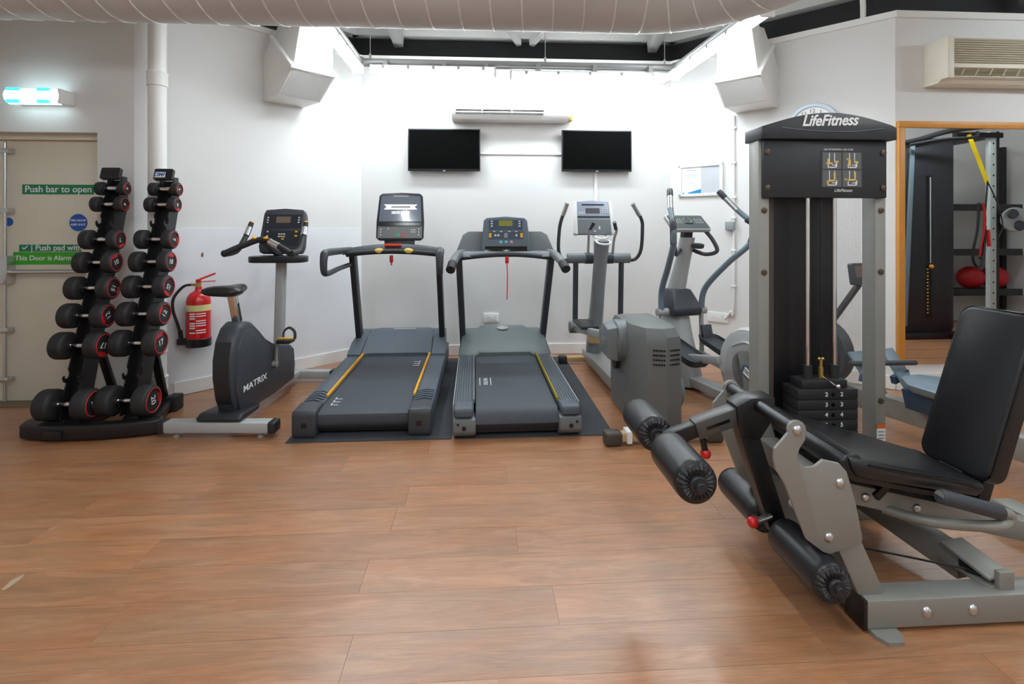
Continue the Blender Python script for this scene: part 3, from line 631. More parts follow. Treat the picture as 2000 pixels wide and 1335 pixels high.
# ================================================================== dumbbell rack and dumbbells
RX, RY = -2.52, 3.42         # centre of the rack base
rack = thing('dumbbell_rack', 'black twin tower dumbbell rack by the fire door', 'rack', (0, 0, 0))
towers = [C(132, 797, 3.25), C(249, 793, 3.32)]
towers = [Vector((v.x, v.y)) for v in towers]
cen = (towers[0] + towers[1]) / 2; rack.location = (cen.x, cen.y, 0)
TOPY = .40; ZLO, ZHI = .18, 1.60
def ty(z): return (z - ZLO) / (ZHI - ZLO) * TOPY
rows = [1.600, 1.487, 1.239, 1.084, .915, .737, .551, .20]
empty_slots = [1.365, .366]
wts = ['4', '6', '7', '10', '15', '12', '17', '20']
hr = [.048, .054, .068, .073, .079, .083, .089, .097]; hl = [.05, .055, .065, .07, .08, .083, .09, .1]; gap = [.105, .105, .115, .115, .12, .12, .12, .122]
for ti, tw in enumerate(towers):
    o = Vector((tw.x, tw.y, 0))
    # two notched side plates per tower
    for s in (-1, 1):
        zs = sorted(rows + empty_slots); prof = []
        prof.append((ty(.10) + .02, .10))
        for z in zs:
            y = ty(z)
            prof += [(y - .005, z - .045), (y - .028, z - .03), (y - .034, z - .002), (y - .022, z + .008), (y - .018, z - .012), (y, z - .018), (y + .018, z - .008), (y + .022, z + .018), (y + .012, z + .04)]
        prof += [(ty(1.69), 1.69), (ty(1.69) + .05, 1.69), (ty(1.55) + .10, 1.5), (ty(.12) + .13, .10)]
        b = B(); b.prism([(tw.y + y, z) for y, z in prof], 'x', tw.x + s * .045 - .004, tw.x + s * .045 + .004); b.out('cradle_plate', BLACK, rack, world=True)
    b = B(); b.beam((tw.x, tw.y + ty(.08) + .095, .08), (tw.x, tw.y + ty(1.66) + .075, 1.66), .09, .05, (1, 0, 0)); b.out('upright', BLACK, rack, bevel=.004, world=True)
    b = B(); M = face_frame((tw.x, tw.y + TOPY + .0, 1.70), (1, 0, 0), (0, .3, 1)); panel(b, M, .13, .085, .03, .012); hd = b.out('head_plate', BLACK, rack, bevel=.003, world=True)
    if ti == 1:
        M2 = M.copy(); M2.translation = M.translation - rack.location
        b = B(); mbox(b, M2, -.02, -.005, .075, .042, .001, .030); b.out('maker_plate', WPRINT, hd)
        text('lettering', 'DMF', .04, BLUES, hd, None, M=M2 @ Matrix.Translation((-.02, -.005, .0312)), ext=.0003, bold=.001)
    b = B(); b.beam((tw.x, tw.y + ty(.62) + .1, .62), (tw.x + .0, G(352, 797, 0).y - .04, .09), .05, .03, (1, 0, 0)); b.out('rear_strut', BLACK, rack, bevel=.003, world=True)
    b = B(); b.prism([(tw.y + .02, .07), (tw.y + .16, .07), (tw.y + .15, .16), (tw.y + .08, .12)], 'x', tw.x - .05, tw.x + .05); b.out('foot_bracket', BLACK, rack, bevel=.003, world=True)
# base: curved front beam, rear beam, side rails
fl_, fr_ = G(42, 862, .0), G(308, 850, .0)
arc = [(fl_.x - .012, fl_.y + .16), (fl_.x - .012, fl_.y + .09)]
for k in range(13):
    u = k / 12; p = fl_.lerp(fr_, u); sag = .06 * (1 - (2 * u - 1) ** 2); arc.append((p.x, p.y - sag + .045))
b = B(); wd = .085
def nrm(i):
    d = Vector(arc[min(len(arc) - 1, i + 1)]) - Vector(arc[max(0, i - 1)]); d.normalize(); return (-d.y, d.x)
b.loft([[(x + ex, y + ey, z) for ex, ey, z in ((-nx * wd / 2, -ny * wd / 2, .01), (nx * wd / 2, ny * wd / 2, .01), (nx * wd / 2, ny * wd / 2, .10), (-nx * wd / 2, -ny * wd / 2, .10))] for x, y, nx, ny in [(*arc[i], *nrm(i)) for i in range(len(arc))]]); b.out('front_beam', BLACK, rack, bevel=.014, seg=3, world=True)
rb = G(352, 797, 0); yR = rb.y - .03
b = B(); b.bx(towers[0].x - .28, rb.x - .0, yR - .04, yR + .04, .015, .1); b.out('rear_beam', BLACK, rack, bevel=.01, world=True)
b = B(); b.bx(rb.x - .06, rb.x + .015, yR - .055, yR + .055, 0, .11); b.out('rear_foot', RUBBER, rack, bevel=.012, world=True)
for xs, xe in ((fl_.x + .06, towers[0].x - .22), (fr_.x - .05, rb.x - .06)):
    b = B(); b.beam((xs, fl_.lerp(fr_, .5).y + .02, .065), (xe, yR, .06), .06, .06, (1, 0, 0)); b.out('side_rail', BLACK, rack, bevel=.006, world=True)
for tw in towers:
    b = B(); b.bx(tw.x - .05, tw.x + .05, tw.y - .12, yR, .02, .075); b.out('tower_foot', BLACK, rack, bevel=.006, world=True)
for ti, tw in enumerate(towers):
    for k, z in enumerate(rows):
        r, L, g = hr[k], hl[k], gap[k]; y = tw.y + ty(z)
        lab = 'red-ringed dumbbell, %s from the top, rack tower beside the fire %s' % (('first', 'second', 'third', 'fourth', 'fifth', 'sixth', 'seventh', 'eighth')[k], ('door', 'extinguisher')[ti])
        t = thing('dumbbell', lab, 'dumbbell', (tw.x, y, z), 0, 'dumbbells on the rack')
        b = B(); b.lathe([(.013, -g / 2), (.0145, -g * .3), (.017, 0), (.0145, g * .3), (.013, g / 2)], (0, 0, 0), (1, 0, 0), 16); b.out('handle', CHROME, t)
        for s in (-1, 1):
            prof = [(r * .6, 0), (r * .88, L * .04), (r * .985, L * .14), (r, L * .26), (r, L * .82), (r * .95, L * .93), (r * .82, L), (r * .78, L), (r * .76, L - .004)]
            b = B(); b.lathe(prof, (s * g / 2, 0, 0), (s, 0, 0), 28); hd = b.out('head', RUBBER, t, ang=45)
            b = B(); b.lathe([(r * .2, -.006), (r * .2, .004)], (s * g / 2, 0, 0), (s, 0, 0), 12); b.out('collar', CHROME, t)
            xe = s * (g / 2 + L)
            b = B(); b.torus((xe - s * .001, 0, 0), (s, 0, 0), r * .79, r * .045, 28, 6); b.out('red_ring', REDR, hd)
            M = face_frame((xe - s * .0035, 0, 0), (0, s, 0), (0, 0, 1)) @ Matrix.Rotation(random.uniform(0, 6.28), 4, 'Z')
            text('number', wts[k], r * .62, WPRINT, hd, None, M=M, ext=.0006, bold=.0006)
            b = B(); A = M
            b.loft([[A @ Vector((r * rr * math.cos(a), r * rr * math.sin(a), zz)) for rr, a in [(.74, R(60 + 6 * q)) for q in range(11)] + [(.5, R(120 - 6 * q)) for q in range(11)]] for zz in (.0, .0008)]); b.out('red_flash', RED, hd)
# ================================================================== exercise bike
BX = G(426, 857).x; BY = G(426, 857).y + .04
bike = thing('exercise_bike', 'grey upright exercise bike in front of the fire extinguisher', 'exercise bike', (BX, BY, 0), R(-3.4))
b = B(); b.bx(-.35, .32, -.04, .05, .035, .1); st = b.out('stabiliser', GREYL, bike, bevel=.008)
for s in (-1, 1):
    b = B(); x = -.36 if s < 0 else .33; b.bx(x - .025, x + .025, -.042, .052, .028, .102); b.out('end_cap', GREYD, st, bevel=.012, seg=3)
    b = B(); b.lathe([(.02, 0), (.022, .012), (.01, .016), (.01, .036)], (-.28 if s < 0 else .25, 0, 0), (0, 0, 1), 16); b.out('foot', GREYL, st)
b = B(); b.bx(-.22, .30, 1.12, 1.2, .03, .10); st = b.out('stabiliser', GREYL, bike, bevel=.008)
for s in (-1, 1):
    b = B(); x = -.23 if s < 0 else .31; b.bx(x - .025, x + .025, 1.115, 1.205, .0, .105); b.out('end_cap', GREYD, st, bevel=.01)
b = B(); b.beam((0, 0, .095), (0, 1.16, .075), .07, .06); b.out('frame_rail', GREYL, bike, bevel=.006)
b = B(); b.prism([(-.03, .1), (.2, .1), (.24, .13), (.0, .15), (-.05, .125)], 'x', -.14, .14); b.out('rear_cowl', GREYD, bike, bevel=.015, seg=3)
prof = [(.09, .10), (.03, .22), (.0, .36), (.0, .48), (.03, .59), (.09, .67), (.16, .70), (.24, .685), (.33, .62), (.44, .53), (.56, .47), (.72, .42), (.88, .385), (.95, .33), (.97, .2), (.95, .09), (.6, .075), (.25, .085)]
b = B(); n = len(prof); cy = sum(p[0] for p in prof) / n; cz = sum(p[1] for p in prof) / n
rings = []
for x, k in ((-.075, .9), (-.062, .975), (-.04, 1.0), (.04, 1.0), (.062, .975), (.075, .9)): rings.append([(x, cy + (y - cy) * k, cz + (z - cz) * k) for y, z in prof])
b.loft(rings); sd = b.out('shroud', GREYC, bike, ang=40)
b = B(); b.lathe([(.16, 0), (.16, .006), (.14, .012)], (.062, .26, .40), (1, 0, 0), 40)
cov = [(.08, .14), (.035, .3), (.05, .52), (.12, .64), (.22, .64), (.33, .56), (.5, .46), (.88, .36), (.9, .12), (.5, .11)]
b = B(); b.prism(cov, 'x', .066, .082); b.out('side_cover', GREYC, sd, bevel=.006)
text('lettering', 'MATRIX', .06, WPRINT, sd, None, M=face_frame((.0825, .27, .26), (0, 1, .0), (0, 0, 1)), bold=.0008, sx=1.5)
# rear wear band
b = B(); rp = [(-.052, 0), (.052, 0)]
b.loft([[(x, y, z) for x, y, z in ((-.045, .085, .14), (.045, .085, .14), (.045, .06, .16), (-.045, .06, .16))]] + [[(-.045, y - .006, z), (.045, y - .006, z), (.045, y + .02, z), (-.045, y + .02, z)] for y, z in ((.025, .22), (-.003, .36), (-.003, .48), (.028, .59))]); b.out('wear_band', GREYD, sd)
# crank and pedals
for s, up in ((1, 1), (-1, -1)):
    x = s * .1; c = Vector((x, .53, .32)); e = c + Vector((0, .02 * up, .165 * up))
    b = B(); b.tube([c, (c + e) / 2, e], [.022, .017, .016], 10, 3, flat=.6); b.cyl((s * .07, .53, .32), (x + s * .012, .53, .32), .024); cr = b.out('crank_arm', LFGREY, bike)
    pe = e + Vector((s * .065, 0, 0))
    b = B(); b.box(pe, (.1, .1, .03)); b.out('pedal', GREYD, cr, bevel=.006)
    b = B(); b.tube([pe + Vector((-.045, .055, .0)), pe + Vector((-.04, .06, .055)), pe + Vector((0, .06, .085)), pe + Vector((.04, .06, .055)), pe + Vector((.045, .055, 0))], .012, 6, 5, flat=.3); b.out('strap', RUBBER, cr)
    b = B(); b.box(pe + Vector((0, 0, .018)), (.104, .03, .008)); b.out('yellow_strap', YEL, cr)
# seat
b = B(); b.beam((0, .2, .66), (0, .12, .90), .05, .05); b.out('seat_post', CHROME, bike, bevel=.008)
b = B(); b.box((.026, .172, .76), (.002, .018, .13), Matrix.Rotation(R(18), 3, 'X')); b.out('post_scale', BLACK, bike)
rings = []
for y, w_, zt_, th in ((-.05, .075, .925, .02), (-.04, .11, .945, .05), (.0, .125, .955, .065), (.06, .115, .95, .07), (.13, .075, .945, .07), (.2, .045, .945, .06), (.25, .036, .94, .05), (.275, .022, .93, .025)):
    rings.append([(w_ * math.cos(a), y, zt_ - th / 2 + th / 2 * math.sin(a) * (1 if math.sin(a) > 0 else 1.2)) for a in [R(22.5 * k) for k in range(16)]])
b = B(); b.loft(rings); b.out('saddle', VINYL, bike, ang=60)
# mast, tray, console
b = B(); b.beam((0, .80, .3), (0, .85, 1.08), .076, .06); b.out('mast', GREYL, bike, bevel=.018, seg=3)
b = B(); b.prism(rrect(.44, .24, .1, 6), 'z', 1.05, 1.10); 
for v in b.bm.verts: v.co.y += .80
b.out('accessory_tray', GREYD, bike, bevel=.01)
M = face_frame((0, .86, 1.29), (1, 0, 0), (0, .28, 1))
b = B(); P = [(-.16, -.17), (.16, -.17), (.175, -.12), (.165, .15), (.15, .185), (0, .197), (-.15, .185), (-.165, .15), (-.175, -.12)]
b.loft([[M @ Vector((x * .9, y * .9, -.12)) for x, y in P], [M @ Vector((x, y, -.06)) for x, y in P], [M @ Vector((x, y, 0)) for x, y in P]]); cs = b.out('console', GREYC, bike, bevel=.008)
b = B(); mbox(b, M, 0, .085, .29, .115, .002); mbox(b, M, 0, -.055, .29, .125, .002); b.out('overlay', pm('overlay_dark', sr(38, 44, 52), .35), cs)
b = B(); mbox(b, M, 0, .10, .115, .052, .001, .002); b.out('lcd', LCD, cs)
b = B()
for s in (-1, 1):
    for k in range(3): mbox(b, M, s * .125, .118 - k * .02, .014, .01, .003, .002)
for x, y in ((-.115, .0), (-.115, -.035), (-.02, -.02), (0, -.02), (.02, -.02), (-.02, -.04), (0, -.04), (.02, -.04)): mbox(b, M, x, y, .014, .01, .003, .002)
stuff(b.out('buttons', BTN, cs))
b = B()
for x, y in ((.115, .0), (.115, -.035), (.012, -.06)): mbox(b, M, x, y, .02, .013, .004, .002)
stuff(b.out('yellow_buttons', YEL, cs))
b = B(); mbox(b, M, -.0, -.14, .11, .018, .004); b.out('amber_bar', pm('amber', sr(205, 130, 50), .4), cs)
for s in (-1, 1):
    b = B(); b.tube([(s * .215, .80, 1.36), (s * .225, .73, 1.25), (s * .235, .62, 1.15), (s * .24, .46, 1.135)], [.019, .02, .022, .026], 12, 6); g = b.out('grip', RUBBER, bike)
    b = B(); b.cyl((s * .2185, .775, 1.322), (s * .223, .735, 1.262), .0225); b.out('sensor', STEEL, g)
    b = B(); b.sph((s * .2145, .797, 1.362), .015); b.out('button', YEL, g)
b = B(); b.tube([(-.24, .46, 1.135), (-.13, .5, 1.19), (0, .53, 1.235), (.13, .5, 1.19), (.24, .46, 1.135)], .022, 12, 6); hb = b.out('handlebar', RUBBER, bike)
b = B(); b.tube([(.06, .515, 1.222), (.09, .51, 1.208), (.14, .498, 1.186)], .0235, 12, 3); b.out('sensor', CHROME, hb)
for x in (-.05, .035):
    b = B(); b.sph((x, .512, 1.246), .018, (1, 1, .6)); b.out('sensor_pad', YEL, hb)
b = B(); b.tube([(0, .54, 1.22), (0, .68, 1.16), (0, .82, 1.1)], .025, 10, 4); b.out('stem', GREYC, hb)
# ================================================================== mats and treadmills
def mat(label, a, c, far):
    """a near-left, c near-right floor points"""
    b = B(); b.bx(a.x, c.x, min(a.y, c.y), far, 0.0, .006); tag(b.out('floor_mat', MAT_RUB, loc=((a.x + c.x) / 2, a.y, 0)), label, 'mat', 'rubber mats under the treadmills')
mat('grey rubber mat under the treadmill with the tall display', G(557.5, 865.5), G(882, 857.5), 5.2)
mat('grey rubber mat under the treadmill with the red cord', G(889, 857), G(1199.7, 849.6), 5.2)
MZ = .006
o = C(707.5, 848, 3.22)
t1 = thing('treadmill', 'black treadmill with tall square display and orange side strips', 'treadmill', (o.x, o.y, MZ))
for s in (-1, 1):
    b = B(); b.prism([(.1, .05), (.1, .165), (1.45, .195), (1.8, .195), (1.8, .05)], 'x', s * .287, s * .43); rl = b.out('side_rail', GREYB, t1, bevel=.012)
    b = B(); b.prism([(-.0, .0), (-.015, .03), (-.015, .15), (.0, .172), (.17, .176), (.17, .0)], 'x', s * .285, s * .432); ec = b.out('end_cap', GREYC, t1, bevel=.014, seg=3)
    b = B(); b.bx(s * .355 - .016, s * .355 + .016, -.018, -.01, .07, .1); b.out('cap_socket', BLACK, ec)
    b = B(); b.prism([(.26, .17), (.26, .19), (1.32, .212), (1.32, .19)], 'x', s * .283, s * .298); b.out('orange_strip', YEL, t1, bevel=.002)
    for k in range(5):
        y = .19 + k * .045
        b = B(); b.beam((s * .30, y - .02, .172), (s * .36, y + .02, .174), .012, .008, (0, 1, 0)); b.beam((s * .36, y + .02, .174), (s * .42, y + .0, .172), .012, .008, (0, 1, 0)); b.out('grip_rib', GREYB, rl)
b = B(); b.prism([(.09, .03), (.04, .045), (.015, .09), (.03, .135), (.08, .152), (1.45, .182), (1.45, .13), (.12, .1)], 'x', -.283, .283); bl = b.out('running_belt', BELT, t1, ang=50)
b = B(); b.bx(-.283, .283, .06, 1.5, .02, .05); b.out('deck_frame', BLACK, t1)
b = B()
for x0_, y0_, sx_ in ((-.235, .15, 1), (.225, 1.02, -1)):
    for k in range(3):
        yy = y0_ + k * .055; zz = .1535 + (yy - .08) * .0219
        b.box((x0_ + sx_ * .02, yy, zz), (.05, .006, .002)); b.box((x0_, yy + .015, zz + .0003), (.006, .036, .002))
stuff(b.out('belt_marks', WPRINT, bl))
prof = [(1.29, .04), (1.29, .205), (1.33, .225), (1.45, .275), (1.58, .325), (1.68, .345), (1.78, .335), (1.84, .28), (1.85, .04)]
b = B(); b.loft([[(x * (1.0 if y < 1.5 else .95), y + dy, z) for y, z in prof] for x, dy in ((-.425, .0), (-.30, .0), (-.25, .045), (.25, .045), (.30, .0), (.425, .0))]); hd = b.out('motor_hood', GREYB, t1, ang=30)
for s in (-1, 1):
    b = B(); b.tube([(s * .305, 1.30, .215), (s * .302, 1.45, .277), (s * .298, 1.66, .344)], .004, 5, 3); b.out('hood_seam', GREYD, hd)
b = B(); b.bx(-.09, .12, 1.70, 1.73, .338, .348); b.out('hood_badge', GREYL, hd)
for s in (-1, 1):
    b = B(); b.beam((s * .385, 1.66, .08), (s * .372, 1.27, 1.12), .05, .11); b.out('upright', GREYD, t1, bevel=.012)
    b = B(); b.tube([(s * .385, 1.26, 1.12), (s * .41, 1.0, 1.125), (s * .43, .72, 1.125), (s * .432, .655, 1.10), (s * .432, .65, 1.0), (s * .43, .72, .965), (s * .41, 1.0, .985), (s * .385, 1.3, 1.0)], [.03, .028, .03, .03, .026, .022, .02, .02], 12, 6); b.out('side_handle', GREYC, t1, ang=60)
b = B(); n = 11; rings = []
for k in range(n):
    x = -.42 + .84 * k / (n - 1); dz = .045 * (1 - (x / .42) ** 2); rings.append([(x, 1.10, 1.085 + dz), (x, 1.30, 1.085 + dz), (x, 1.32, 1.13 + dz), (x, 1.14, 1.135 + dz)])
b.loft(rings); ds = b.out('dashboard', GREYC, t1, bevel=.01)
b = B(); b.tube([(-.38, 1.10, 1.09), (-.2, 1.06, 1.11), (0, 1.05, 1.118), (.2, 1.06, 1.11), (.38, 1.10, 1.09)], .02, 12, 5); cb = b.out('cross_bar', RUBBER, t1)
for x in (-.1, .14):
    b = B(); b.sph((x, 1.051, 1.122), .024, (1.8, 1, 1)); b.out('sensor_pad', pm('pad_yellow', sr(226, 190, 90), .4), cb)
b = B(); b.box((.0, 1.115, 1.17), (.14, .03, .022)); b.out('stop_bar', pm('stop_orange', sr(225, 70, 45), .35), ds, bevel=.005)
b = B(); b.box((-.005, 1.08, 1.055), (.03, .02, .06)); b.cyl((-.005, 1.08, 1.03), (-.005, 1.08, 1.0), .006); b.out('safety_key', RED, t1, bevel=.005)
b = B(); b.beam((.03, 1.28, 1.12), (.03, 1.31, 1.26), .26, .06); b.out('console_neck', GREYD, t1, bevel=.01)
M = face_frame((.035, 1.30, 1.415), (1, 0, 0), (0, .22, 1))
b = B(); P = [(-.205, -.19), (-.18, -.212), (.18, -.212), (.205, -.19), (.207, -.05), (.19, .19), (.165, .212), (0, .22), (-.165, .212), (-.19, .19), (-.207, -.05)]
b.loft([[M @ Vector((x * .96, y * .96, -.05)) for x, y in P], [M @ Vector((x, y, -.03)) for x, y in P], [M @ Vector((x, y, 0)) for x, y in P]]); cs = b.out('console', GREYD, t1, bevel=.006)
b = B(); P2 = [(-.185, -.045), (.185, -.045), (.172, .185), (0, .2), (-.172, .185)]; b.loft([[M @ Vector((x, y, z)) for x, y in P2] for z in (0, .002)]); b.out('display', pm('display_glass', sr(112, 122, 136), .12, var=.02, coat=.5), cs)
b = B(); mbox(b, M, 0, -.068, .365, .028, .003); b.out('shelf_gap', BLACKG, cs)
b = B(); mbox(b, M, 0, -.142, .385, .105, .003); kp = b.out('key_panel', pm('panel_grey', sr(105, 108, 108), .3), cs)
b = B(); P3 = [(-.145, .085), (-.12, .107), (-.145, .129), (.145, .129), (.12, .107), (.145, .085)]; b.loft([[M @ Vector((x, y - .02, z)) for x, y in P3] for z in (.002, .0026)]); b.out('screen_banner', emit('screen_white', (1, 1, 1), .55), cs)
b = B(); mbox(b, M, 0, .087, .17, .013, .0008, .0026); b.out('banner_bar', GREYM, cs)
text('lettering', '58:00 10:00', .034, emit('screen_white', (1, 1, 1), .55), cs, None, M=M @ Matrix.Translation((0, .035, .0024)), ext=.0003)
b = B(); mbox(b, M, 0, .185, .13, .011, .004); b.out('speaker_slot', GREYL, cs)
b = B(); mbox(b, M, -.012, -.165, .034, .03, .003, .003); b.out('start_key', pm('key_green', sr(60, 170, 110), .4), kp)
b = B(); mbox(b, M, .03, -.165, .034, .03, .003, .003); b.out('stop_key', pm('key_red', sr(210, 80, 90), .4), kp)
b = B()
for x, y in ((-.165, -.115), (-.165, -.14), (-.165, -.165), (.165, -.115), (.165, -.14), (.165, -.165), (.1, -.12), (.115, -.12), (.13, -.12), (.1, -.14), (.115, -.14), (.13, -.14), (-.1, -.11)): mbox(b, M, x, y, .01, .01, .002, .003)
stuff(b.out('small_keys', BTN, kp))
# ------------------------------------------------------------ second treadmill
o = C(1011.5, 850, 3.2)
t2 = thing('treadmill', 'grey treadmill with winged console and red safety cord', 'treadmill', (o.x, o.y, MZ), R(.8))
for s in (-1, 1):
    b = B(); b.prism([(.12, .05), (.12, .19), (1.45, .205), (1.45, .05)], 'x', s * .275, s * .40); rl = b.out('side_rail', GREYB, t2, bevel=.01)
    for k in range(6):
        b = B(); b.beam((s * (.292 + k * .018), .14, .1905), (s * (.292 + k * .018), 1.4, .2045), .006, .004); b.out('tread_groove', GREYC, rl)
    b = B(); b.bx(s * .275, s * .402, -.0, .13, .13, .195); ec = b.out('end_cap', GREYB, t2, bevel=.022, seg=3)
    b = B(); b.prism([(.005, .03), (-.012, .05), (-.012, .128), (.13, .128), (.13, .0), (.05, .0)], 'x', s * .262, s * .405); cp = b.out('end_boot', GREYM, t2, bevel=.012)
    b = B(); b.cyl((s * .335, -.016, .075), (s * .335, -.008, .075), .014, n=14).cyl((s * .372, -.016, .1), (s * .372, -.008, .1), .008, n=12); b.out('bolt_hole_shade', BLACK, cp)  # black discs stand for the shade in the bolt recesses
    b = B(); b.prism([(.14, .18), (.14, .203), (1.33, .218), (1.33, .19)], 'x', s * .268, s * .28); b.out('belt_edge', pm('edge_olive', sr(150, 130, 30), .5) if s > 0 else GREYM, t2)
    b = B(); b.bx(s * .402, s * .408, .1, 1.4, .1, .19); b.out('edge_trim', GREYL, rl)
b = B(); b.prism([(.1, .03), (.05, .04), (.02, .085), (.035, .135), (.09, .165), (1.45, .185), (1.45, .13), (.12, .1)], 'x', -.262, .262); bl = b.out('running_belt', BELT, t2, ang=50)
b = B(); b.bx(-.262, .262, .06, 1.5, .02, .05); b.out('deck_frame', BLACK, t2)
M = face_frame((-.19, .62, .1745), (0, -1, -.0143), (1, 0, 0))
text('belt_lettering', 'MATRIX', .045, WPRINT, bl, None, M=M, ext=.0005)
b = B(); mbox(b, M, 0, .04, .17, .005, .001); mbox(b, M, 0, -.04, .17, .005, .001); stuff(b.out('belt_marks', WPRINT, bl))
prof = [(1.30, .04), (1.30, .2), (1.33, .225), (1.45, .285), (1.58, .33), (1.70, .352), (1.82, .34), (1.88, .28), (1.89, .04)]
b = B(); b.loft([[(x * (1.0 if y < 1.45 else .94), y + dy, z + (dz if z > .15 else 0)) for y, z in prof] for x, dy, dz in ((-.41, .02, -.02), (-.36, 0, 0), (-.26, -.01, .0), (-.22, .05, .012), (.22, .05, .012), (.26, -.01, 0), (.36, 0, 0), (.41, .02, -.02))]); hd = b.out('motor_hood', GREENG, t2, ang=30)
b = B(); b.lathe([(.055, 0), (.055, .006), (.045, .01)], (0, 1.70, .358), (0, -.1, 1), 28); b.out('hood_badge', SILVER, hd)
for s in (-1, 1):
    b = B(); b.beam((s * .37, 1.74, .1), (s * .405, 1.28, 1.08), .055, .09); b.out('upright', GREYC, t2, bevel=.012)
    b = B(); b.tube([(s * .37, 1.22, 1.10), (s * .41, 1.1, 1.085), (s * .44, .95, 1.04), (s * .455, .86, .995)], [.035, .036, .034, .034], 12, 5); sh = b.out('side_grip', GREYM, t2, ang=60)
    b = B(); b.tube([(s * .445, .93, 1.03), (s * .452, .88, 1.005), (s * .458, .845, .985)], .037, 12, 3); b.out('grip_end', RUBBER, sh)
    M = face_frame((s * .30, 1.27, 1.19), (1, 0, 0), (0, .3, 1)); b = B(); P = [(s * -.13, -.09), (s * .13, -.09), (s * .07, .07), (s * .02, .1), (s * -.13, .1)]
    b.loft([[M @ Vector((x, y, z)) for x, y in P] for z in (-.04, 0)]); b.out('console_wing', GREYM, t2, bevel=.008)
b = B(); b.tube([(-.39, 1.16, 1.06), (-.2, 1.1, 1.085), (0, 1.08, 1.095), (.2, 1.1, 1.085), (.39, 1.16, 1.06)], .022, 12, 5); cb = b.out('cross_bar', GREYC, t2)
b = B(); b.prism([(1.1, 1.07), (1.32, 1.07), (1.34, 1.12), (1.14, 1.115)], 'x', -.38, .38); b.out('dashboard', GREYM, t2, bevel=.01)
M = face_frame((0, 1.20, 1.25), (1, 0, 0), (0, .35, 1))
b = B(); P = [(-.205, -.165), (.205, -.165), (.21, -.1), (.19, .14), (.165, .165), (0, .178), (-.165, .165), (-.19, .14), (-.21, -.1)]
b.loft([[M @ Vector((x * .95, y * .95, -.09)) for x, y in P], [M @ Vector((x, y, -.05)) for x, y in P], [M @ Vector((x, y, 0)) for x, y in P]]); cs = b.out('console', GREYB, t2, bevel=.012, seg=3)
b = B(); mbox(b, M, 0, .095, .29, .09, .002); mbox(b, M, 0, -.0, .3, .07, .002); b.out('overlay', pm('overlay_blue', sr(52, 66, 84), .35), cs)
b = B(); mbox(b, M, 0, .11, .12, .05, .001, .002); b.out('lcd', LCDG, cs)
b = B(); mbox(b, M, 0, -.125, .36, .055, .003); b.out('storage_slot', BLACKG, cs, bevel=.001)
b = B()
for s in (-1, 1):
    for k in range(3): mbox(b, M, s * .12, .128 - k * .022, .018, .01, .003, .002)
for x in (-.09, -.065, .09): mbox(b, M, x, .0, .016, .016, .003, .002)
for x in (-.1, -.04, .03, .09): mbox(b, M, x, .035, .02, .007, .002, .002)
for x in (-.01, .0, .01):
    for y in (-.015, 0, .015): mbox(b, M, x, y, .006, .008, .002, .002)
stuff(b.out('buttons', BTN, cs))
b = B()
for s in (-1, 1): mbox(b, M, s * .135, .0, .02, .04, .003, .002)
stuff(b.out('yellow_buttons', YEL, cs))
for x, cm in ((-.045, sr(120, 190, 225)), (.0, sr(90, 200, 180)), (.045, sr(215, 150, 190))):
    b = B(); q = M @ Vector((x, -.062, 0)); b.sph(q, .014, (1, .5, 1)); b.out('round_button', pm('btn_%d' % int(x * 1000 + 50), cm, .4), cs)
b = B(); mbox(b, M, 0, -.165, .14, .012, .012); b.out('stop_bar', YEL, cs); b = B(); mbox(b, M, 0, -.162, .035, .01, .016); b.out('stop_mark', RED, cs)
b = B(); b.box((0, 1.06, 1.05), (.03, .02, .06)); k = b.out('safety_key', RED, t2, bevel=.005)
b = B(); b.tube([(0, 1.06, 1.02), (.004, 1.06, .9), (0, 1.06, .72)], .004, 6, 4); b.out('safety_cord', RED, t2)
# ================================================================== cross trainer with big drive housing
e1 = thing('cross_trainer', 'grey cross trainer with white-framed console and rear drive housing', 'cross trainer', (1.13, 3.09, 0), R(1.5))
b = B(); b.bx(-.32, .3, -.03, .03, .025, .075); sb = b.out('rear_stabiliser', PINE, e1, bevel=.008)
for x in (-.33, .31):
    b = B(); b.bx(x - .055, x + .055, -.042, .042, 0, .085); b.out('end_cap', pm('cap_brown', sr(72, 66, 58), .5), sb, bevel=.02, seg=3)
b = B(); b.bx(-.25, -.22, -.045, .045, .018, .088); b.out('label_band', WPRINT, sb)
b = B(); b.bx(-.28, .3, 1.83, 1.89, .02, .07); sb = b.out('front_stabiliser', PINE, e1, bevel=.006)
b = B(); b.bx(-.33, -.25, 1.82, 1.90, 0, .08); b.out('end_cap', GREYD, sb, bevel=.012)
b = B(); b.bx(-.08, .08, .12, 1.95, .035, .13); b.out('base_rail', SILVER, e1, bevel=.012)
b = B(); b.loft([[(r * 1.05 * math.cos(a), y + r * math.sin(a), z) for a in [R(22.5 * k) for k in range(16)]] for y, z, r in ((1.80, .1, .075), (1.74, .35, .068), (1.62, .75, .06), (1.53, 1.05, .06), (1.49, 1.20, .068))]); cm = b.out('column', pm('column_grey', sr(138, 144, 149), .42, .2), e1, ang=50)
b = B(); b.torus((.0, 1.43, 1.195), (0, -.35, 1), .062, .009); b.torus((-.01, 1.50, 1.245), (0, -.35, 1), .062, .009); b.out('bottle_ring', WHITE, cm)
M = face_frame((-.065, 1.53, 1.42), (1, 0, 0), (0, .3, 1))
b = B(); P = [(-.16, -.16), (.16, -.16), (.15, .15), (0, .162), (-.15, .15)]
b.loft([[M @ Vector((x, y, z)) for x, y in P] for z in (-.05, 0)]); cs = b.out('console', pm('console_blue_grey', sr(150, 160, 176), .4), e1, bevel=.008)
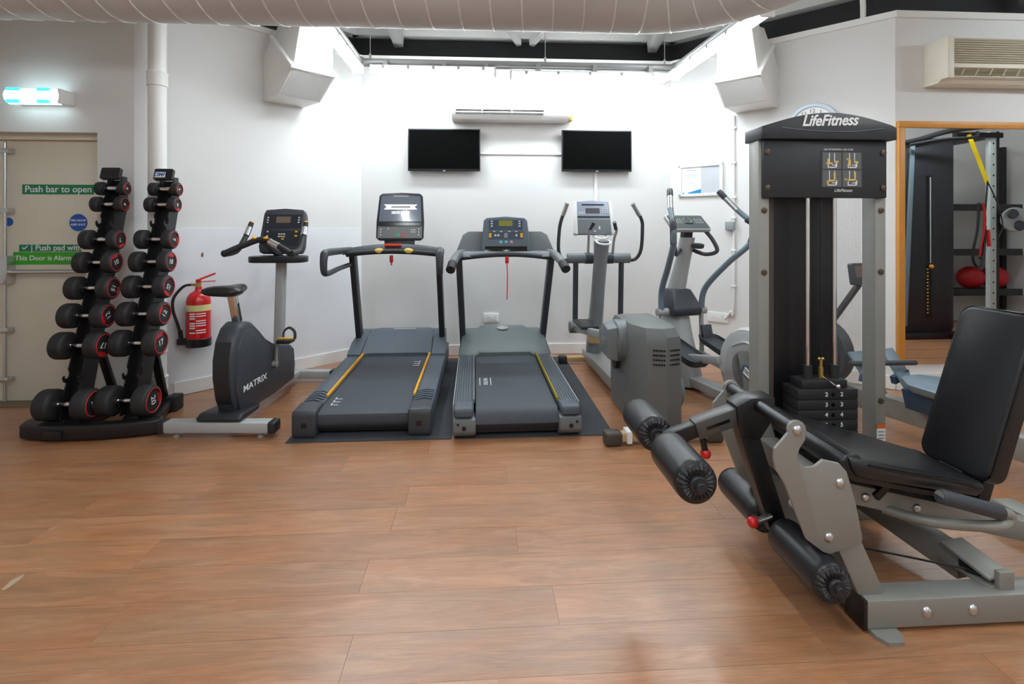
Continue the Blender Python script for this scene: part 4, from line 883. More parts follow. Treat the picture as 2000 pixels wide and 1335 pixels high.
for s in (-1, 1):
    b = B(); b.loft([[M @ Vector((s * x, y, z)) for x, y in ((.155, -.168), (.19, -.155), (.178, .15), (.148, .158))] for z in (-.055, .006)]); b.out('side_frame', WHITE, cs, bevel=.006)
b = B(); mbox(b, M, 0, -.0, .3, .018, .003); mbox(b, M, 0, .118, .21, .014, .003); b.out('divider', GREYD, cs)
b = B(); mbox(b, M, -.005, .06, .13, .05, .003); b.out('lcd', pm('lcd_grey', sr(84, 84, 92), .3), cs)
b = B(); mbox(b, M, 0, -.09, .31, .13, .002); b.out('reading_rack', GREYM, cs)
b = B()
for i in range(3):
    for j in range(3): mbox(b, M, .09 + i * .022, .045 + j * .018, .012, .01, .003)
for i in range(4): mbox(b, M, -.13 + i * .016, .04, .007, .03, .002)
mbox(b, M, -.045, -.105, .015, .03, .006, .002); mbox(b, M, .045, -.105, .015, .03, .006, .002); mbox(b, M, 0, -.135, .016, .016, .006, .002)
stuff(b.out('buttons', BTN, cs))
b = B(); b.cyl((-.295, 1.6, 1.04), (.295, 1.6, 1.04), .047, n=24); hb = b.out('pivot_tube', GREYM, e1, bevel=.004)
for s in (-1, 1):
    b = B(); b.cyl((s * .06, 1.6, 1.04), (s * .13, 1.6, 1.04), .052, n=24); b.out('clamp_collar', GREYC, hb)
for s in (-1, 1):
    tp = -.33 if s < 0 else .275
    b = B(); b.tube([(s * .28, 1.6, 1.02), (s * .345, 1.58, 1.035), (s * .385, 1.55, 1.12), (s * .385, 1.51, 1.3), (s * (.37 if s < 0 else .365), 1.48, 1.40), (tp, 1.44, 1.53)], .016, 12, 6); ar = b.out('swing_arm', GREYC, e1)
    a_ = Vector((s * (.37 if s < 0 else .365), 1.48, 1.40)); c_ = Vector((tp, 1.44, 1.53)); a2 = a_.lerp(c_, .25)
    b = B(); b.cyl(a2, c_ + (c_ - a_) * .06, .0205, n=16); b.out('hand_grip', STEEL, ar)
    b = B(); b.tube([(s * .115, 1.54, 1.08), (s * .118, 1.5, 1.22), (s * .125, 1.45, 1.30), (s * .09, 1.40, 1.37)], .012, 10, 5); fh = b.out('fixed_handle', SILVER, e1)
    b = B(); b.cyl((s * .118, 1.445, 1.31), (s * .09, 1.40, 1.372), .0165); b.out('pulse_grip', GREYC, fh)
    b = B(); b.cyl((s * .215, 1.6, 1.02), (s * .215, 1.63, .42), .025, n=16); b.out('rocker_arm', GREYC, e1)
    b = B(); b.cyl((s * .17, 1.63, .40), (s * .27, 1.63, .40), .055, n=20); b.out('rocker_joint', GREYM, e1, bevel=.008)
    cz_ = .54 if s < 0 else .19; cyy = .58 if s < 0 else .42
    b = B(); b.beam((s * .21, 1.63, .39), (s * .21, cyy, cz_), .05, .06); pa = b.out('pedal_arm', SILVER, e1, bevel=.01)
    m_ = Vector((s * .21, 1.63, .39)).lerp(Vector((s * .21, cyy, cz_)), .38); b = B(); b.box(m_ + Vector((0, 0, .055)), (.15, .34, .03)); b.out('foot_plate', GREYD, pa, bevel=.01)
b = B(); b.box((-.0, 1.72, .29), (.14, .1, .12)); b.out('column_cover', PINE, e1, bevel=.01)
# drive housing and crank drums
poly = [(-.07, .13), (.05, .085), (.16, .13), (.2, .3), (.2, .74), (-.13, .74), (-.13, .3)]
b = B(); b.loft([[(x * k, .45 + (y - .45) * k, z) for x, y in poly] for z, k in ((.02, .96), (.05, 1), (.56, 1.0), (.62, .97), (.67, .85), (.69, .6))]); hs = b.out('drive_housing', pm('housing_grey', sr(108, 111, 110), .5, var=.04), e1, ang=30)
holes = B()
for (x0_, y0_), (x1_, y1_) in (((-.035, .1165), (.04, .093)), ((.068, .0985), (.145, .124))):
    for i in range(5):
        for j in range(4):
            u = (i + .5) / 5; px = x0_ + (x1_ - x0_) * u; py = y0_ + (y1_ - y0_) * u; holes.cyl((px, py - .008, .59 - .03 * j - .05), (px, py + .01, .59 - .03 * j - .05), .006, n=8)
stuff(holes.out('vent_hole_shade', BLACK, hs))  # solid black plugs, the shade inside the vents put in as colour
b = B(); b.lathe([(.12, 0), (.145, .02), (.145, .14), (.12, .16), (.11, .165)], (-.04, .48, .53), (-1, 0, 0), 36); dr = b.out('crank_drum', GREYM, e1)
b = B(); b.loft([[(x, .48 + (y - .58) * k, .53 + (z - .54) * k) for y, z in ((.45, .42), (.72, .43), (.74, .6), (.6, .68), (.46, .65))] for x, k in ((-.19, 1.0), (-.255, .85))]); b.bx(-.261, -.25, .42, .52, .49, .55); b.out('drum_cap', GREYM, dr, bevel=.02, seg=3)
b = B(); b.lathe([(.11, 0), (.125, .02), (.125, .09), (.1, .11)], (.16, .42, .19), (1, 0, 0), 32); b.out('crank_drum', GREYM, e1)
b = B(); b.cyl((-.16, .55, .36), (.22, .55, .36), .05); b.out('crank_shaft', GREYD, e1)
# ================================================================== cross trainer with silver flywheel cover
c_ = C(1341, 600, 4.42)
e2 = thing('cross_trainer', 'silver cross trainer with long curved arms and a round flywheel cover', 'cross trainer', (c_.x - .07, c_.y, 0), R(14))
b = B(); b.loft([[(r * 1.05 * math.cos(a) * kx, y + r * math.sin(a), z) for a in [R(22.5 * k) for k in range(16)]] for y, z, r, kx in ((.0, .02, .26, .6), (.02, .15, .24, .6), (.04, .4, .16, .75), (.04, .62, .1, 1.0), (.03, .8, .075, 1), (-.06, 1.05, .062, 1), (-.12, 1.24, .06, 1))]); col_ = b.out('column', GREYL, e2, ang=50)
b = B(); b.loft([[(-.14, -.13, .58), (.14, -.13, .58), (.14, .1, .58), (-.14, .1, .58)], [(-.14, -.15, .64), (.14, -.15, .64), (.14, .1, .64), (-.14, .1, .64)], [(-.085, -.06, .80), (.085, -.06, .80), (.085, .09, .80), (-.085, .09, .80)]]); cv = b.out('pivot_cover', GREYC, e2, bevel=.02, seg=3)
M = face_frame((0, -.115, .69), (1, 0, 0), (0, .48, 1)); b = B(); mbox(b, M, 0, 0, .1, .014, .004, .0); b.out('yellow_badge', YEL, cv)
b = B(); b.cyl((-.24, -.04, .61), (.24, -.04, .61), .033, n=20); b.out('pivot_tube', SILVER, e2, bevel=.004)
for s in (-1, 1):
    pts = [(s * .2, -.04, .61), (s * .215, -.07, .80), (s * .28, -.26, 1.02), (s * .36, -.44, 1.20), (s * .375, -.46, 1.33), (s * .31, -.33, 1.48), (s * .24, -.22, 1.62)]
    b = B(); b.tube(pts, [.026, .025, .024, .023, .022, .021, .021], 12, 7); ar = b.out('swing_arm', BLUEG, e2)
    P6 = [Vector(p) for p in pts]
    b = B(); b.tube([P6[3], (P6[4] + Vector((s * .004, -.004, 0))), P6[5].lerp(P6[4], .6)], .0255, 12, 5); b.out('arm_sleeve', GREYC, ar)
    b = B(); b.cyl(P6[5].lerp(P6[6], -.1), P6[5].lerp(P6[6], .62), .0235); b.out('pulse_grip', STEEL, ar)
    b = B(); b.cyl(P6[5].lerp(P6[6], .62), P6[5].lerp(P6[6], 1.05), .0245); b.out('arm_cap', GREYC, ar, bevel=.004)
    b = B(); b.tube([(s * .05, -.1, 1.14), (s * .14, -.17, 1.10), (s * .2, -.24, 1.13), (s * .19, -.2, 1.22), (s * .16, -.14, 1.30)], .0165, 10, 6); b.out('fixed_handle', GREYC, e2)
    cyy, czz = (-.72, .42) if s < 0 else (-.9, .2)
    b = B(); b.beam((s * .17, -.04, .24), (s * .17, cyy, czz - .05), .045, .06); pa = b.out('pedal_arm', SILVER, e2, bevel=.008)
    b = B(); b.cyl((s * .2, -.04, .60), (s * .19, -.06, .25), .02); b.out('rocker_link', GREYL, e2)
    m_ = Vector((s * .19, -.33, .32)); pr_ = rrect(.19, .44, .06, 4)
    b = B(); b.loft([[m_ + Vector((x * k, y * k, z + .22 * y)) for x, y in pr_] for z, k in ((0, .92), (.02, 1), (.05, 1.04), (.052, .94), (.028, .9))]); fp = b.out('foot_tray', pm('tray_black', sr(52, 58, 62), .55), e2, ang=40)
    b = B(); b.box(m_ + Vector((0, .2, .1)), (.1, .03, .16), Matrix.Rotation(R(-15), 3, 'X')); b.out('toe_guard', GREYC, fp, bevel=.008)
M = face_frame((0, -.13, 1.37), (1, 0, 0), (0, .75, .65))
b = B(); panel(b, M, .37, .19, .035, .02, -.035); cs = b.out('console', GREYL, e2, bevel=.006)
b = B(); panel(b, M, .345, .165, .002, .012); b.out('console_screen', pm('console_dark', sr(80, 88, 88), .3), cs)
b = B()
for i in range(4):
    for j in range(3): mbox(b, M, -.13 + i * .022, -.01 + j * .022, .01, .006, .001, .002); mbox(b, M, .075 + i * .022, -.01 + j * .022, .01, .006, .001, .002)
stuff(b.out('buttons', BTN, cs))
b = B(); b.torus((M @ Vector((0, .02, .002))), M.to_3x3() @ Vector((0, 0, 1)), .035, .004, 24, 5); b.out('dial_mark', pm('dial_green', sr(120, 140, 110), .4), cs)
b = B(); b.beam((0, -.1, 1.2), (0, -.12, 1.37), .08, .07); b.out('console_neck', GREYD, e2, bevel=.01)
b = B(); b.lathe([(.035, 0), (.05, .005), (.055, .035), (.042, .04), (.036, .012)], (.06, -.17, 1.15), (0, -.1, 1), 24); b.out('bottle_holder', GREYC, e2)
b = B(); b.bx(-.06, .06, -1.0, .1, .03, .1); b.out('base_rail', GREYL, e2, bevel=.01)
b = B(); b.bx(-.26, .26, .12, .19, .0, .07); b.out('front_foot', GREYD, e2, bevel=.012); b = B(); b.bx(-.26, .26, -1.1, -1.03, 0, .07); b.out('rear_foot', BLUEG, e2, bevel=.012)
W = Vector((.07, -.82, .31))
b = B(); b.lathe([(.20, -.1), (.285, -.085), (.30, -.05), (.30, .05), (.285, .085), (.2, .1)], W, (-1, 0, 0), 48); wh = b.out('flywheel_cover', pm('cover_silver', sr(192, 194, 194), .4, .1), e2, ang=40)
b = B(); b.lathe([(.14, .1), (.205, .104), (.215, .1)], W, (-1, 0, 0), 40); b.tube([W + Vector((-.1, .13, .15)), W + Vector((-.103, .0, .2)), W + Vector((-.103, -.12, .16)), W + Vector((-.1, -.24, .06))], .01, 8, 5); b.out('cover_rib', GREYL, wh)
M = face_frame(W + Vector((-.1, -.08, -.03)), (0, -1, -.45), (0, -.45, 1))
b = B(); panel(b, M, .24, .085, .012, .035); bd = b.out('badge', pm('badge_blue', sr(78, 88, 112), .4), wh, bevel=.003)
b = B(); mbox(b, M, .01, .0, .2, .055, .002, .012); b.out('badge_plate', WHITE, wh)
text('badge_lettering', 'TECHNOGYM', .032, pm('badge_ink', sr(50, 56, 80), .4), wh, None, M=M @ Matrix.Translation((.01, 0, .0142)), ext=.0003, bold=.0008)
# ================================================================== leg extension machine (near, beside the mirror)
MY = 1.88      # centre line of seat and lever
le = thing('leg_extension_machine', 'grey leg extension machine with black padded seat and weight tower', 'gym machine', (1.6, MY, 0))
def cc(x, y, Y):
    v = C(x, y, Y); return v
# --- weight tower
TX0, TX1, TY0 = 1.247, 1.85, 2.235
for x0_, x1_ in ((TX0, TX0 + .052), (TX1 - .052, TX1)):
    b = B(); b.bx(x0_, x1_, TY0, TY0 + .085, .03, 1.76); po = b.out('tower_post', LFGREY, le, bevel=.006, world=True)
    for z in (1.12, .53, 1.4, 1.62):
        b = B(); b.lathe([(.013, 0), (.013, .005), (.007, .007)], ((x0_ + x1_) / 2, TY0 - .0, z), (0, -1, 0), 16); b.out('bolt', pm('bolt_bronze', sr(96, 84, 70), .35, .7), po, world=True)
b = B(); M = face_frame((TX1 - .026, TY0 - .001, .36), (1, 0, 0), (0, 0, 1)); mbox(b, M, 0, 0, .04, .13, .0015); wl_ = b.out('warning_label', WPRINT, le, world=True)
b = B(); mbox(b, M, 0, .055, .04, .02, .002); b.out('label_header', pm('label_orange', sr(225, 110, 30), .5), wl_, world=True)
b = B()
for k in range(6): mbox(b, M, 0, .03 - k * .015, .03, .004, .002)
stuff(b.out('label_text', GREYM, wl_, world=True))
# header panel and arched cap
zc0, zc1 = 1.715, 1.775
b = B(); b.bx(TX0 + .012, TX1 - .012, TY0 - .02, TY0 + .002, 1.455, zc0); hp = b.out('header_panel', GREYD, le, bevel=.006, world=True)
arch = [(TX0 - .008, zc0), (TX1 + .015, zc0), (TX1 + .015, zc1 - .005)] + [(TX0 - .008 + (TX1 - TX0 + .035) * (1 - u), zc1 - .005 + .064 * math.sin(math.pi * u)) for u in [k / 16 for k in range(1, 16)]] + [(TX0 - .008, zc1 - .005)]
b = B(); b.prism(arch, 'y', TY0 - .045, TY0 + .105); cap = b.out('top_cap', GREYD, le, bevel=.004, world=True)
xm = (TX0 + TX1) / 2
L0 = Vector(le.location)
text('lettering', 'LifeFitness', .068, WPRINT, cap, None, M=face_frame(Vector((xm - .0, TY0 - .0465, 1.797)) - L0, (1, 0, .03), (0, 0, 1)), shear=.35, bold=.0016, sx=.9, ext=.0008)
b = B(); b.tube([(xm - .22, TY0 - .046, 1.765), (xm - .08, TY0 - .047, 1.752), (xm + .1, TY0 - .047, 1.75), (xm + .25, TY0 - .046, 1.765)], .002, 5, 6); b.out('cap_line', GREYM, cap, world=True)
for x in (TX0 + .03, TX1 - .03):
    for z in (1.50, 1.66):
        b = B(); b.lathe([(.013, 0), (.013, .004), (.008, .006)], (x, TY0 - .02, z), (0, -1, 0), 16); b.out('panel_bolt', pm('bolt_bronze', sr(96, 84, 70), .35, .7), hp, world=True)
# instruction placard with four little figures
M = face_frame((xm + .075, TY0 - .0203, 1.585), (1, 0, 0), (0, 0, 1))
b = B(); mbox(b, M, 0, 0, .195, .165, .001)
pl = b.out('placard', pm('placard_grey', sr(50, 50, 52), .4), hp, world=True)
fig = B(); ste = B(); dk = B()
for i, (cx_, cy_) in enumerate(((-.047, .038), (.047, .038), (-.047, -.042), (.047, -.042))):
    mbox(dk, M, cx_, cy_, .088, .074, .0006, .001)
    for xx in (-.012, .012): mbox(ste, M, cx_ + xx, cy_ + .012, .003, .045, .0005, .0017)
    for xx, yy, ww, hh in ((0, -.03, .04, .004), (-.018, -.022, .004, .016), (.018, -.022, .004, .016), (.022, -.018, .004, .02), (.01, -.02, .02, .003)): mbox(ste, M, cx_ + xx, cy_ + yy, ww, hh, .0005, .0017)
    for xx, yy, ww, hh in (((.02, -.005, .02, .008), (-.012, -.012, .03, .008), (-.018, .0, .008, .018)), ((.02, -.006, .02, .008), (-.012, -.008, .012, .03), (-.018, .008, .016, .006)), ((.012, .008, .008, .034), (-.004, -.01, .03, .008), (-.02, -.018, .008, .016)), ((.014, .01, .008, .034), (-.008, -.006, .034, .008), (-.028, -.004, .016, .006)))[i]: mbox(fig, M, cx_ + xx, cy_ + yy, ww, hh, .0006, .0019)
dk.out('placard_panels', pm('placard_mid', sr(92, 94, 94), .5), pl, world=True); stuff(ste.out('placard_lines', WPRINT, pl, world=True)); stuff(fig.out('placard_figures', pm('figure_yellow', sr(215, 180, 90), .5), pl, world=True))
text('placard_title', 'LEG EXTENSION / LEG CURL', .011, WPRINT, pl, None, M=face_frame(Vector((xm + .06, TY0 - .0215, 1.673)) - L0, (1, 0, 0), (0, 0, 1)), ext=.0002)
text('placard_maker', 'LifeFitness', .02, WPRINT, pl, None, M=face_frame(Vector((xm + .08, TY0 - .0215, 1.489)) - L0, (1, 0, 0), (0, 0, 1)), ext=.0002, shear=.35)
# back shroud, perforated screen, rods, stack
yb2 = TY0 + .09
b = B(); b.bx(TX0 + .055, 1.675, yb2, yb2 + .006, .05, 1.72); b.out('rear_shroud', BLACK, le, world=True)
b = B(); b.bx(TX0 + .052, TX0 + .10, TY0 + .05, TY0 + .062, .05, 1.5); b.out('shroud_edge', pm('edge_brown', sr(78, 70, 64), .5), le, world=True)
b = B(); b.bm.faces.new([b.bm.verts.new(v) for v in ((1.675, yb2, .05), (1.80, yb2, .05), (1.80, yb2, 1.72), (1.675, yb2, 1.72))]); b.out('screen_panel', PERF, le, world=True)
xr1, xr2, yr_ = 1.476, 1.603, TY0 + .0
for x in (xr1, xr2):
    b = B(); b.cyl((x, yr_, .1), (x, yr_, 1.6), .010, n=16); b.out('guide_rod', CHROME, le, world=True)
    b = B(); b.cyl((x, yr_, .64), (x, yr_, .70), .02, n=20); b.out('rod_bushing', RUBBER, le, world=True)
xs = (xr1 + xr2) / 2
b = B(); b.bx(1.42, 1.632, yr_ - .045, yr_ + .045, .606, .642); b.out('top_plate', RUBBER, le, bevel=.003, world=True)
PW_ = .205
for k in range(12):
    z1 = .605 - k * .045
    b = B(); b.bx(1.392, 1.67, yr_ - .06, yr_ + .055, z1 - .043, z1); wp = b.out('weight_plate', RUBBER, le, bevel=.002, world=True)
    if k < 6:
        for dx in (-.03, .04): text('plate_number', str(k + 2), .026, WPRINT, wp, None, M=face_frame(Vector((xs + dx + .015, yr_ - .0605, z1 - .021)) - L0, (1, 0, 0), (0, 0, 1)), ext=.0003, bold=.0006)
        b = B(); b.cyl((xs + .015, yr_ - .062, z1 - .021), (xs + .015, yr_ - .055, z1 - .021), .008, n=12); b.out('pin_hole_shade', BLACKG, wp, world=True)  # black disc on the plate face, painting the shade of a pin hole
b = B(); b.cyl((xs, yr_, .64), (xs, yr_, .69), .011).cyl((xs, yr_, .69), (xs, yr_, .725), .007); b.sph((xs - .008, yr_, .727), .008).sph((xs + .008, yr_, .727), .008); b.out('cable_bolt', BRASS, le, world=True)
b = B(); b.cyl((xs, yr_, .73), (xs, yr_, 1.6), .003, n=8); b.out('stack_cable', BLACK, le, world=True)
b = B(); b.tube([(xs + .0, yr_ - .01, .65), (xs + .005, yr_ - .05, .64), (xs + .02, yr_ - .07, .625)], .003, 6, 4); b.sph((xs + .03, yr_ - .07, .622), .011); b.out('selector_pin', CHROME, le, world=True)
b = B(); b.bx(TX0 - .0, TX1, TY0 - .02, TY0 + .2, .0, .05); b.out('tower_base', LFGREY, le, bevel=.005, world=True)
# --- base frame
NY0 = G(1690, 1237).y
b = B(); b.bx(1.255, 2.75, NY0, NY0 + .085, .012, .105); nb = b.out('base_beam', LFGREY, le, bevel=.006, world=True)
b = B(); b.bx(1.243, 1.257, NY0 - .002, NY0 + .087, .010, .107); b.out('end_cap', BLACK, nb, bevel=.003, world=True)
for xx, yy in ((1.31, NY0 - .03), (2.6, NY0 - .03)):
    b = B(); b.prism([(xx - .045, yy + .04), (xx - .045, yy + .005), (xx - .025, yy - .025), (xx + .025, yy - .025), (xx + .045, yy + .005), (xx + .045, yy + .04)], 'z', 0, .012); ft = b.out('floor_tab', LFGREY, nb, world=True)
for x in (1.46, 1.62):
    b = B(); b.sph((x, NY0 - .0, .062), .018, (1, .6, 1)); b.out('bolt_cap', STEEL, nb, world=True)
# cross rail on the floor from tower to near beam, with pulley slot
b = B(); b.beam((1.66, TY0 + .02, .15), (1.75, NY0 + .15, .10), .08, .09, (1, 0, 0)); cr_ = b.out('cross_rail', LFGREY, le, bevel=.006, world=True)
b = B(); b.beam((1.735, NY0 + .20, .165), (1.76, NY0 + .04, .135), .10, .012, (1, 0, 0)); b.beam((1.735, NY0 + .20, .105), (1.76, NY0 + .04, .105), .10, .012, (1, 0, 0)); b.out('pulley_plates', LFGREY, cr_, bevel=.003, world=True)
b = B(); b.cyl((1.745, NY0 + .12, .112), (1.745, NY0 + .12, .148), .042, n=24); b.out('pulley', BLACK, cr_, world=True)
b = B(); b.bx(1.735, 1.79, NY0 + .02, NY0 + .04, .1, .165); b.out('stop_block', LFGREY, cr_, bevel=.003, world=True)
b = B(); b.tube([(1.70, TY0, .2), (1.73, NY0 + .18, .13), (1.745, NY0 + .08, .125), (1.5, NY0 + .17, .14), (1.25, MY - .1, .19)], .004, 6, 1); b.out('drive_cable', BLACK, le, world=True)
# front post: two legs under the side plates
fx = cc(1700, 1150, 1.72)
for s, yy in ((-1, NY0 + .055), (1, MY + .15)):
    b = B(); b.beam((1.205, yy + .0, .30), (1.30, yy, .09), .055, .085, (0, 1, 0)); b.out('front_leg', LFGREY, le, bevel=.006, world=True)
b = B(); b.beam((1.255, NY0 + .07, .19), (1.40, NY0 + .25, .09), .05, .05, (1, 0, 0)); b.out('brace', LFGREY, le, bevel=.005, world=True)
b = B(); b.bx(1.26, 1.34, NY0 + .08, TY0, .012, .09); b.out('front_cross_rail', LFGREY, le, bevel=.006, world=True)
# near side plate, traced outline at its own depth
PY = NY0 + .015
def plate_pts(YY):
    pts = []
    for k in range(9):
        a = R(200 - 25 * k); pts.append((1557 + 18 * math.cos(a), 839 - 18 * math.sin(a)))
    pts += [(1573, 859), (1562, 876), (1557, 892), (1563, 906), (1575, 913), (1592, 911), (1608, 898), (1640, 905), (1654, 921), (1672, 983), (1685, 1050), (1683, 1061), (1621, 1082), (1608, 1078), (1575, 1053), (1534, 946), (1516, 917), (1512, 895), (1514, 876)]
    return [(on_y(x, y, YY).x, on_y(x, y, YY).z) for x, y in pts]
pp = plate_pts(PY)
b = B(); b.prism(pp, 'y', PY, PY + .012); sp = b.out('side_plate', LFGREY, le, bevel=.002, world=True)
for px, py in ((1557, 840), (1641, 943), (1619, 1049)):
    q = on_y(px, py, PY); b = B(); b.sph(q, .0165, (1, .6, 1)); b.out('bolt_cap', STEEL, sp, world=True)
b = B(); b.prism(pp, 'y', MY + .17, MY + .182); b.out('side_plate', LFGREY, le, bevel=.002, world=True)
pv = on_y(1557, 840, PY)
b = B(); b.cyl((pv.x, PY + .01, pv.z), (pv.x, MY + .172, pv.z), .022, n=20); b.out('pivot_shaft', BLACK, le, world=True)
q = on_y(1640, 990, PY); b = B(); b.bx(q.x - .03, q.x + .05, PY + .012, MY + .17, q.z - .03, q.z + .05); b.out('plate_spacer', LFGREY, le, bevel=.005, world=True)
# seat frame beam sloping down to the back
b = B(); b.beam((1.27, MY - .03, .36), (2.35, MY - .03, .10), .07, .075, (0, 1, 0)); sfm = b.out('seat_beam', LFGREY, le, bevel=.006, world=True)
for px in (1.42, 1.62):
    b = B(); b.sph((px, MY - .068, .36 - (px - 1.27) * .2407), .017, (1, .6, 1)); b.out('bolt_cap', STEEL, sfm, world=True)
b = B(); b.beam((1.45, MY - .03, .32), (1.60, MY, .43), .1, .03, (0, 1, 0)); b.out('seat_carrier', BLACK, le, bevel=.005, world=True)
b = B(); b.bx(2.30, 2.40, MY - .3, MY + .3, 0, .1); b.out('rear_foot', LFGREY, le, bevel=.006, world=True)
# seat: wide at the knees, narrower at the back, rolled front edge
fz, rz_ = .553, .403; fxx, rxx = 1.258, 1.805
rings = []
for u, wv, th in ((-.055, .235, .03), (-.045, .245, .06), (-.015, .25, .075), (.05, .25, .072), (.35, .225, .065), (.7, .18, .062), (.95, .15, .06), (1.0, .145, .03)):
    x = fxx + (rxx - fxx) * u; z = fz + (rz_ - fz) * u
    pr_ = rrect(2 * wv, th, min(th * .45, .028), 4); rings.append([(x - zz * .26, MY + yy, z - th / 2 + zz) for yy, zz in pr_])
b = B(); b.loft(rings); se = b.out('seat_pad', VINYL, le, ang=60, world=True)
b = B(); b.cyl((fxx - .012, MY - .235, fz - .035), (fxx - .012, MY + .235, fz - .035), .045, n=28); b.out('seat_roll', VINYL, se, bevel=.012, seg=3, world=True)
b = B(); pts = [(fxx + .03, MY - .252, fz - .022), (fxx + .2, MY - .232, fz - .066), (fxx + .4, MY - .185, fz - .117), (rxx - .02, MY - .152, rz_ - .018)]; b.tube(pts, .004, 6, 4); b.out('seat_piping', BLACKG, se, world=True)
b = B(); b.loft([[(fxx + (rxx - fxx) * u - .02, MY + s * w2, fz + (rz_ - fz) * u - zz) for s, zz in ((-1, .068), (1, .068), (1, .085), (-1, .085))] for u, w2 in ((.02, .22), (1.0, .12))]); b.out('seat_board', BLACK, se, world=True)
# backrest
bz0, bz1 = .385, .99; bx0, bx1 = 1.815, 2.01; ax_ = Vector((bx1 - bx0, 0, bz1 - bz0)).normalized()
M = face_frame(((bx0 + bx1) / 2 + .035, MY, (bz0 + bz1) / 2), (0, -1, 0), ax_); Lb = math.hypot(bx1 - bx0, bz1 - bz0)
b = B(); pr_ = rrect(.29, Lb, .05, 5)
b.loft([[M @ Vector((x * k, y * (1 - (1 - k) * .5), z)) for x, y in pr_] for z, k in ((-.04, .93), (-.03, 1), (.028, 1), (.04, .95))]); bk = b.out('backrest', VINYL, le, bevel=.004, world=True)
b = B(); b.tube([M @ Vector((x * 1.005, y * 1.002, .028)) for x, y in pr_], .004, 6, 1, closed=True); b.out('backrest_piping', BLACKG, bk, world=True)
b = B(); b.beam((1.89, MY, .16), (2.09, MY, .8), .06, .05, (0, 1, 0)); b.out('backrest_post', BLACK, le, bevel=.005, world=True)
b = B(); b.beam((1.72, MY - .0, .20), (1.86, MY, .42), .1, .05, (0, 1, 0)); b.out('backrest_bracket', BLACK, le, bevel=.005, world=True)
# hand grips either side of the seat
for s in (-1, 1):
    yy = MY + s * .235
    g0 = Vector((1.55, yy, .413)); g1 = Vector((1.775, yy, .348))
    b = B(); b.tube([(1.5, MY + s * .05, .27), (1.6, MY + s * .15, .275), (1.74, yy, .303), (1.80, yy, .318), (1.805, yy, .338), (1.77, yy, .351), (1.55, yy, .413)], .018, 12, 5); hb = b.out('handle_tube', LFGREY, le, world=True)
    b = B(); b.cyl(g0, g1, .025, n=20); b.out('hand_grip', GREYC, hb, bevel=.008, seg=3, world=True)
# lever arm: upper tube with thigh rollers, lower arm with shin rollers
b = B(); b.prism([(pv.x + .06, pv.z + .03), (pv.x - .03, pv.z + .028), (pv.x - .085, pv.z + .0), (pv.x - .075, pv.z - .10), (pv.x - .0, pv.z - .13), (pv.x + .06, pv.z - .04)], 'y', MY - .045, MY + .045); b.out('lever_knuckle', BLACK, le, bevel=.004, world=True)
ua = Vector((pv.x - .05, MY, pv.z - .035)); ub = Vector((.69, MY, .53))
u2 = ua.lerp(ub, .62)
b = B(); b.beam(ua, u2, .065, .065, (0, 1, 0)); ut = b.out('upper_arm', pm('arm_grey', sr(84, 82, 80), .4, .2), le, bevel=.005, world=True)
b = B(); b.beam(u2.lerp(ua, .3), ub, .05, .05, (0, 1, 0)); b.out('inner_tube', BLACK, ut, bevel=.003, world=True)
b = B(); b.beam(ua.lerp(ub, .2) + Vector((0, -.0335, 0)), ua.lerp(ub, .5) + Vector((0, -.0335, 0)), .003, .01, (0, 1, 0)); b.out('arm_slot_shade', BLACKG, ut, world=True)  # black strip on the tube side, shade of a slot given as colour
kp_ = ua.lerp(ub, .52)
b = B(); b.cyl(kp_ + Vector((0, 0, -.03)), kp_ + Vector((.012, 0, -.09)), .012); b.out('plunger', BLACK, ut, world=True)
b = B(); b.sph(kp_ + Vector((.015, 0, -.105)), .02); b.out('red_knob', RED, ut, world=True)
la = Vector((pv.x - .035, MY, pv.z - .09)); lb = Vector((1.115, MY, .19))
b = B(); b.beam(la, lb, .06, .07, (0, 1, 0)); lt = b.out('lower_arm', BLACK, le, bevel=.004, world=True)
kq = la.lerp(lb, .86) + Vector((-.0, -.03, 0)); b = B(); b.cyl(kq + Vector((-.02, 0, .0)), kq + Vector((-.085, -.02, -.005)), .012); b.out('plunger', STEEL, lt, world=True)
b = B(); b.sph(kq + Vector((-.10, -.022, -.006)), .02); b.out('red_knob', RED, lt, world=True)
b = B(); b.sph((1.155, MY - .05, .30), .018); b.out('ball_stop', GREYL, lt, world=True)
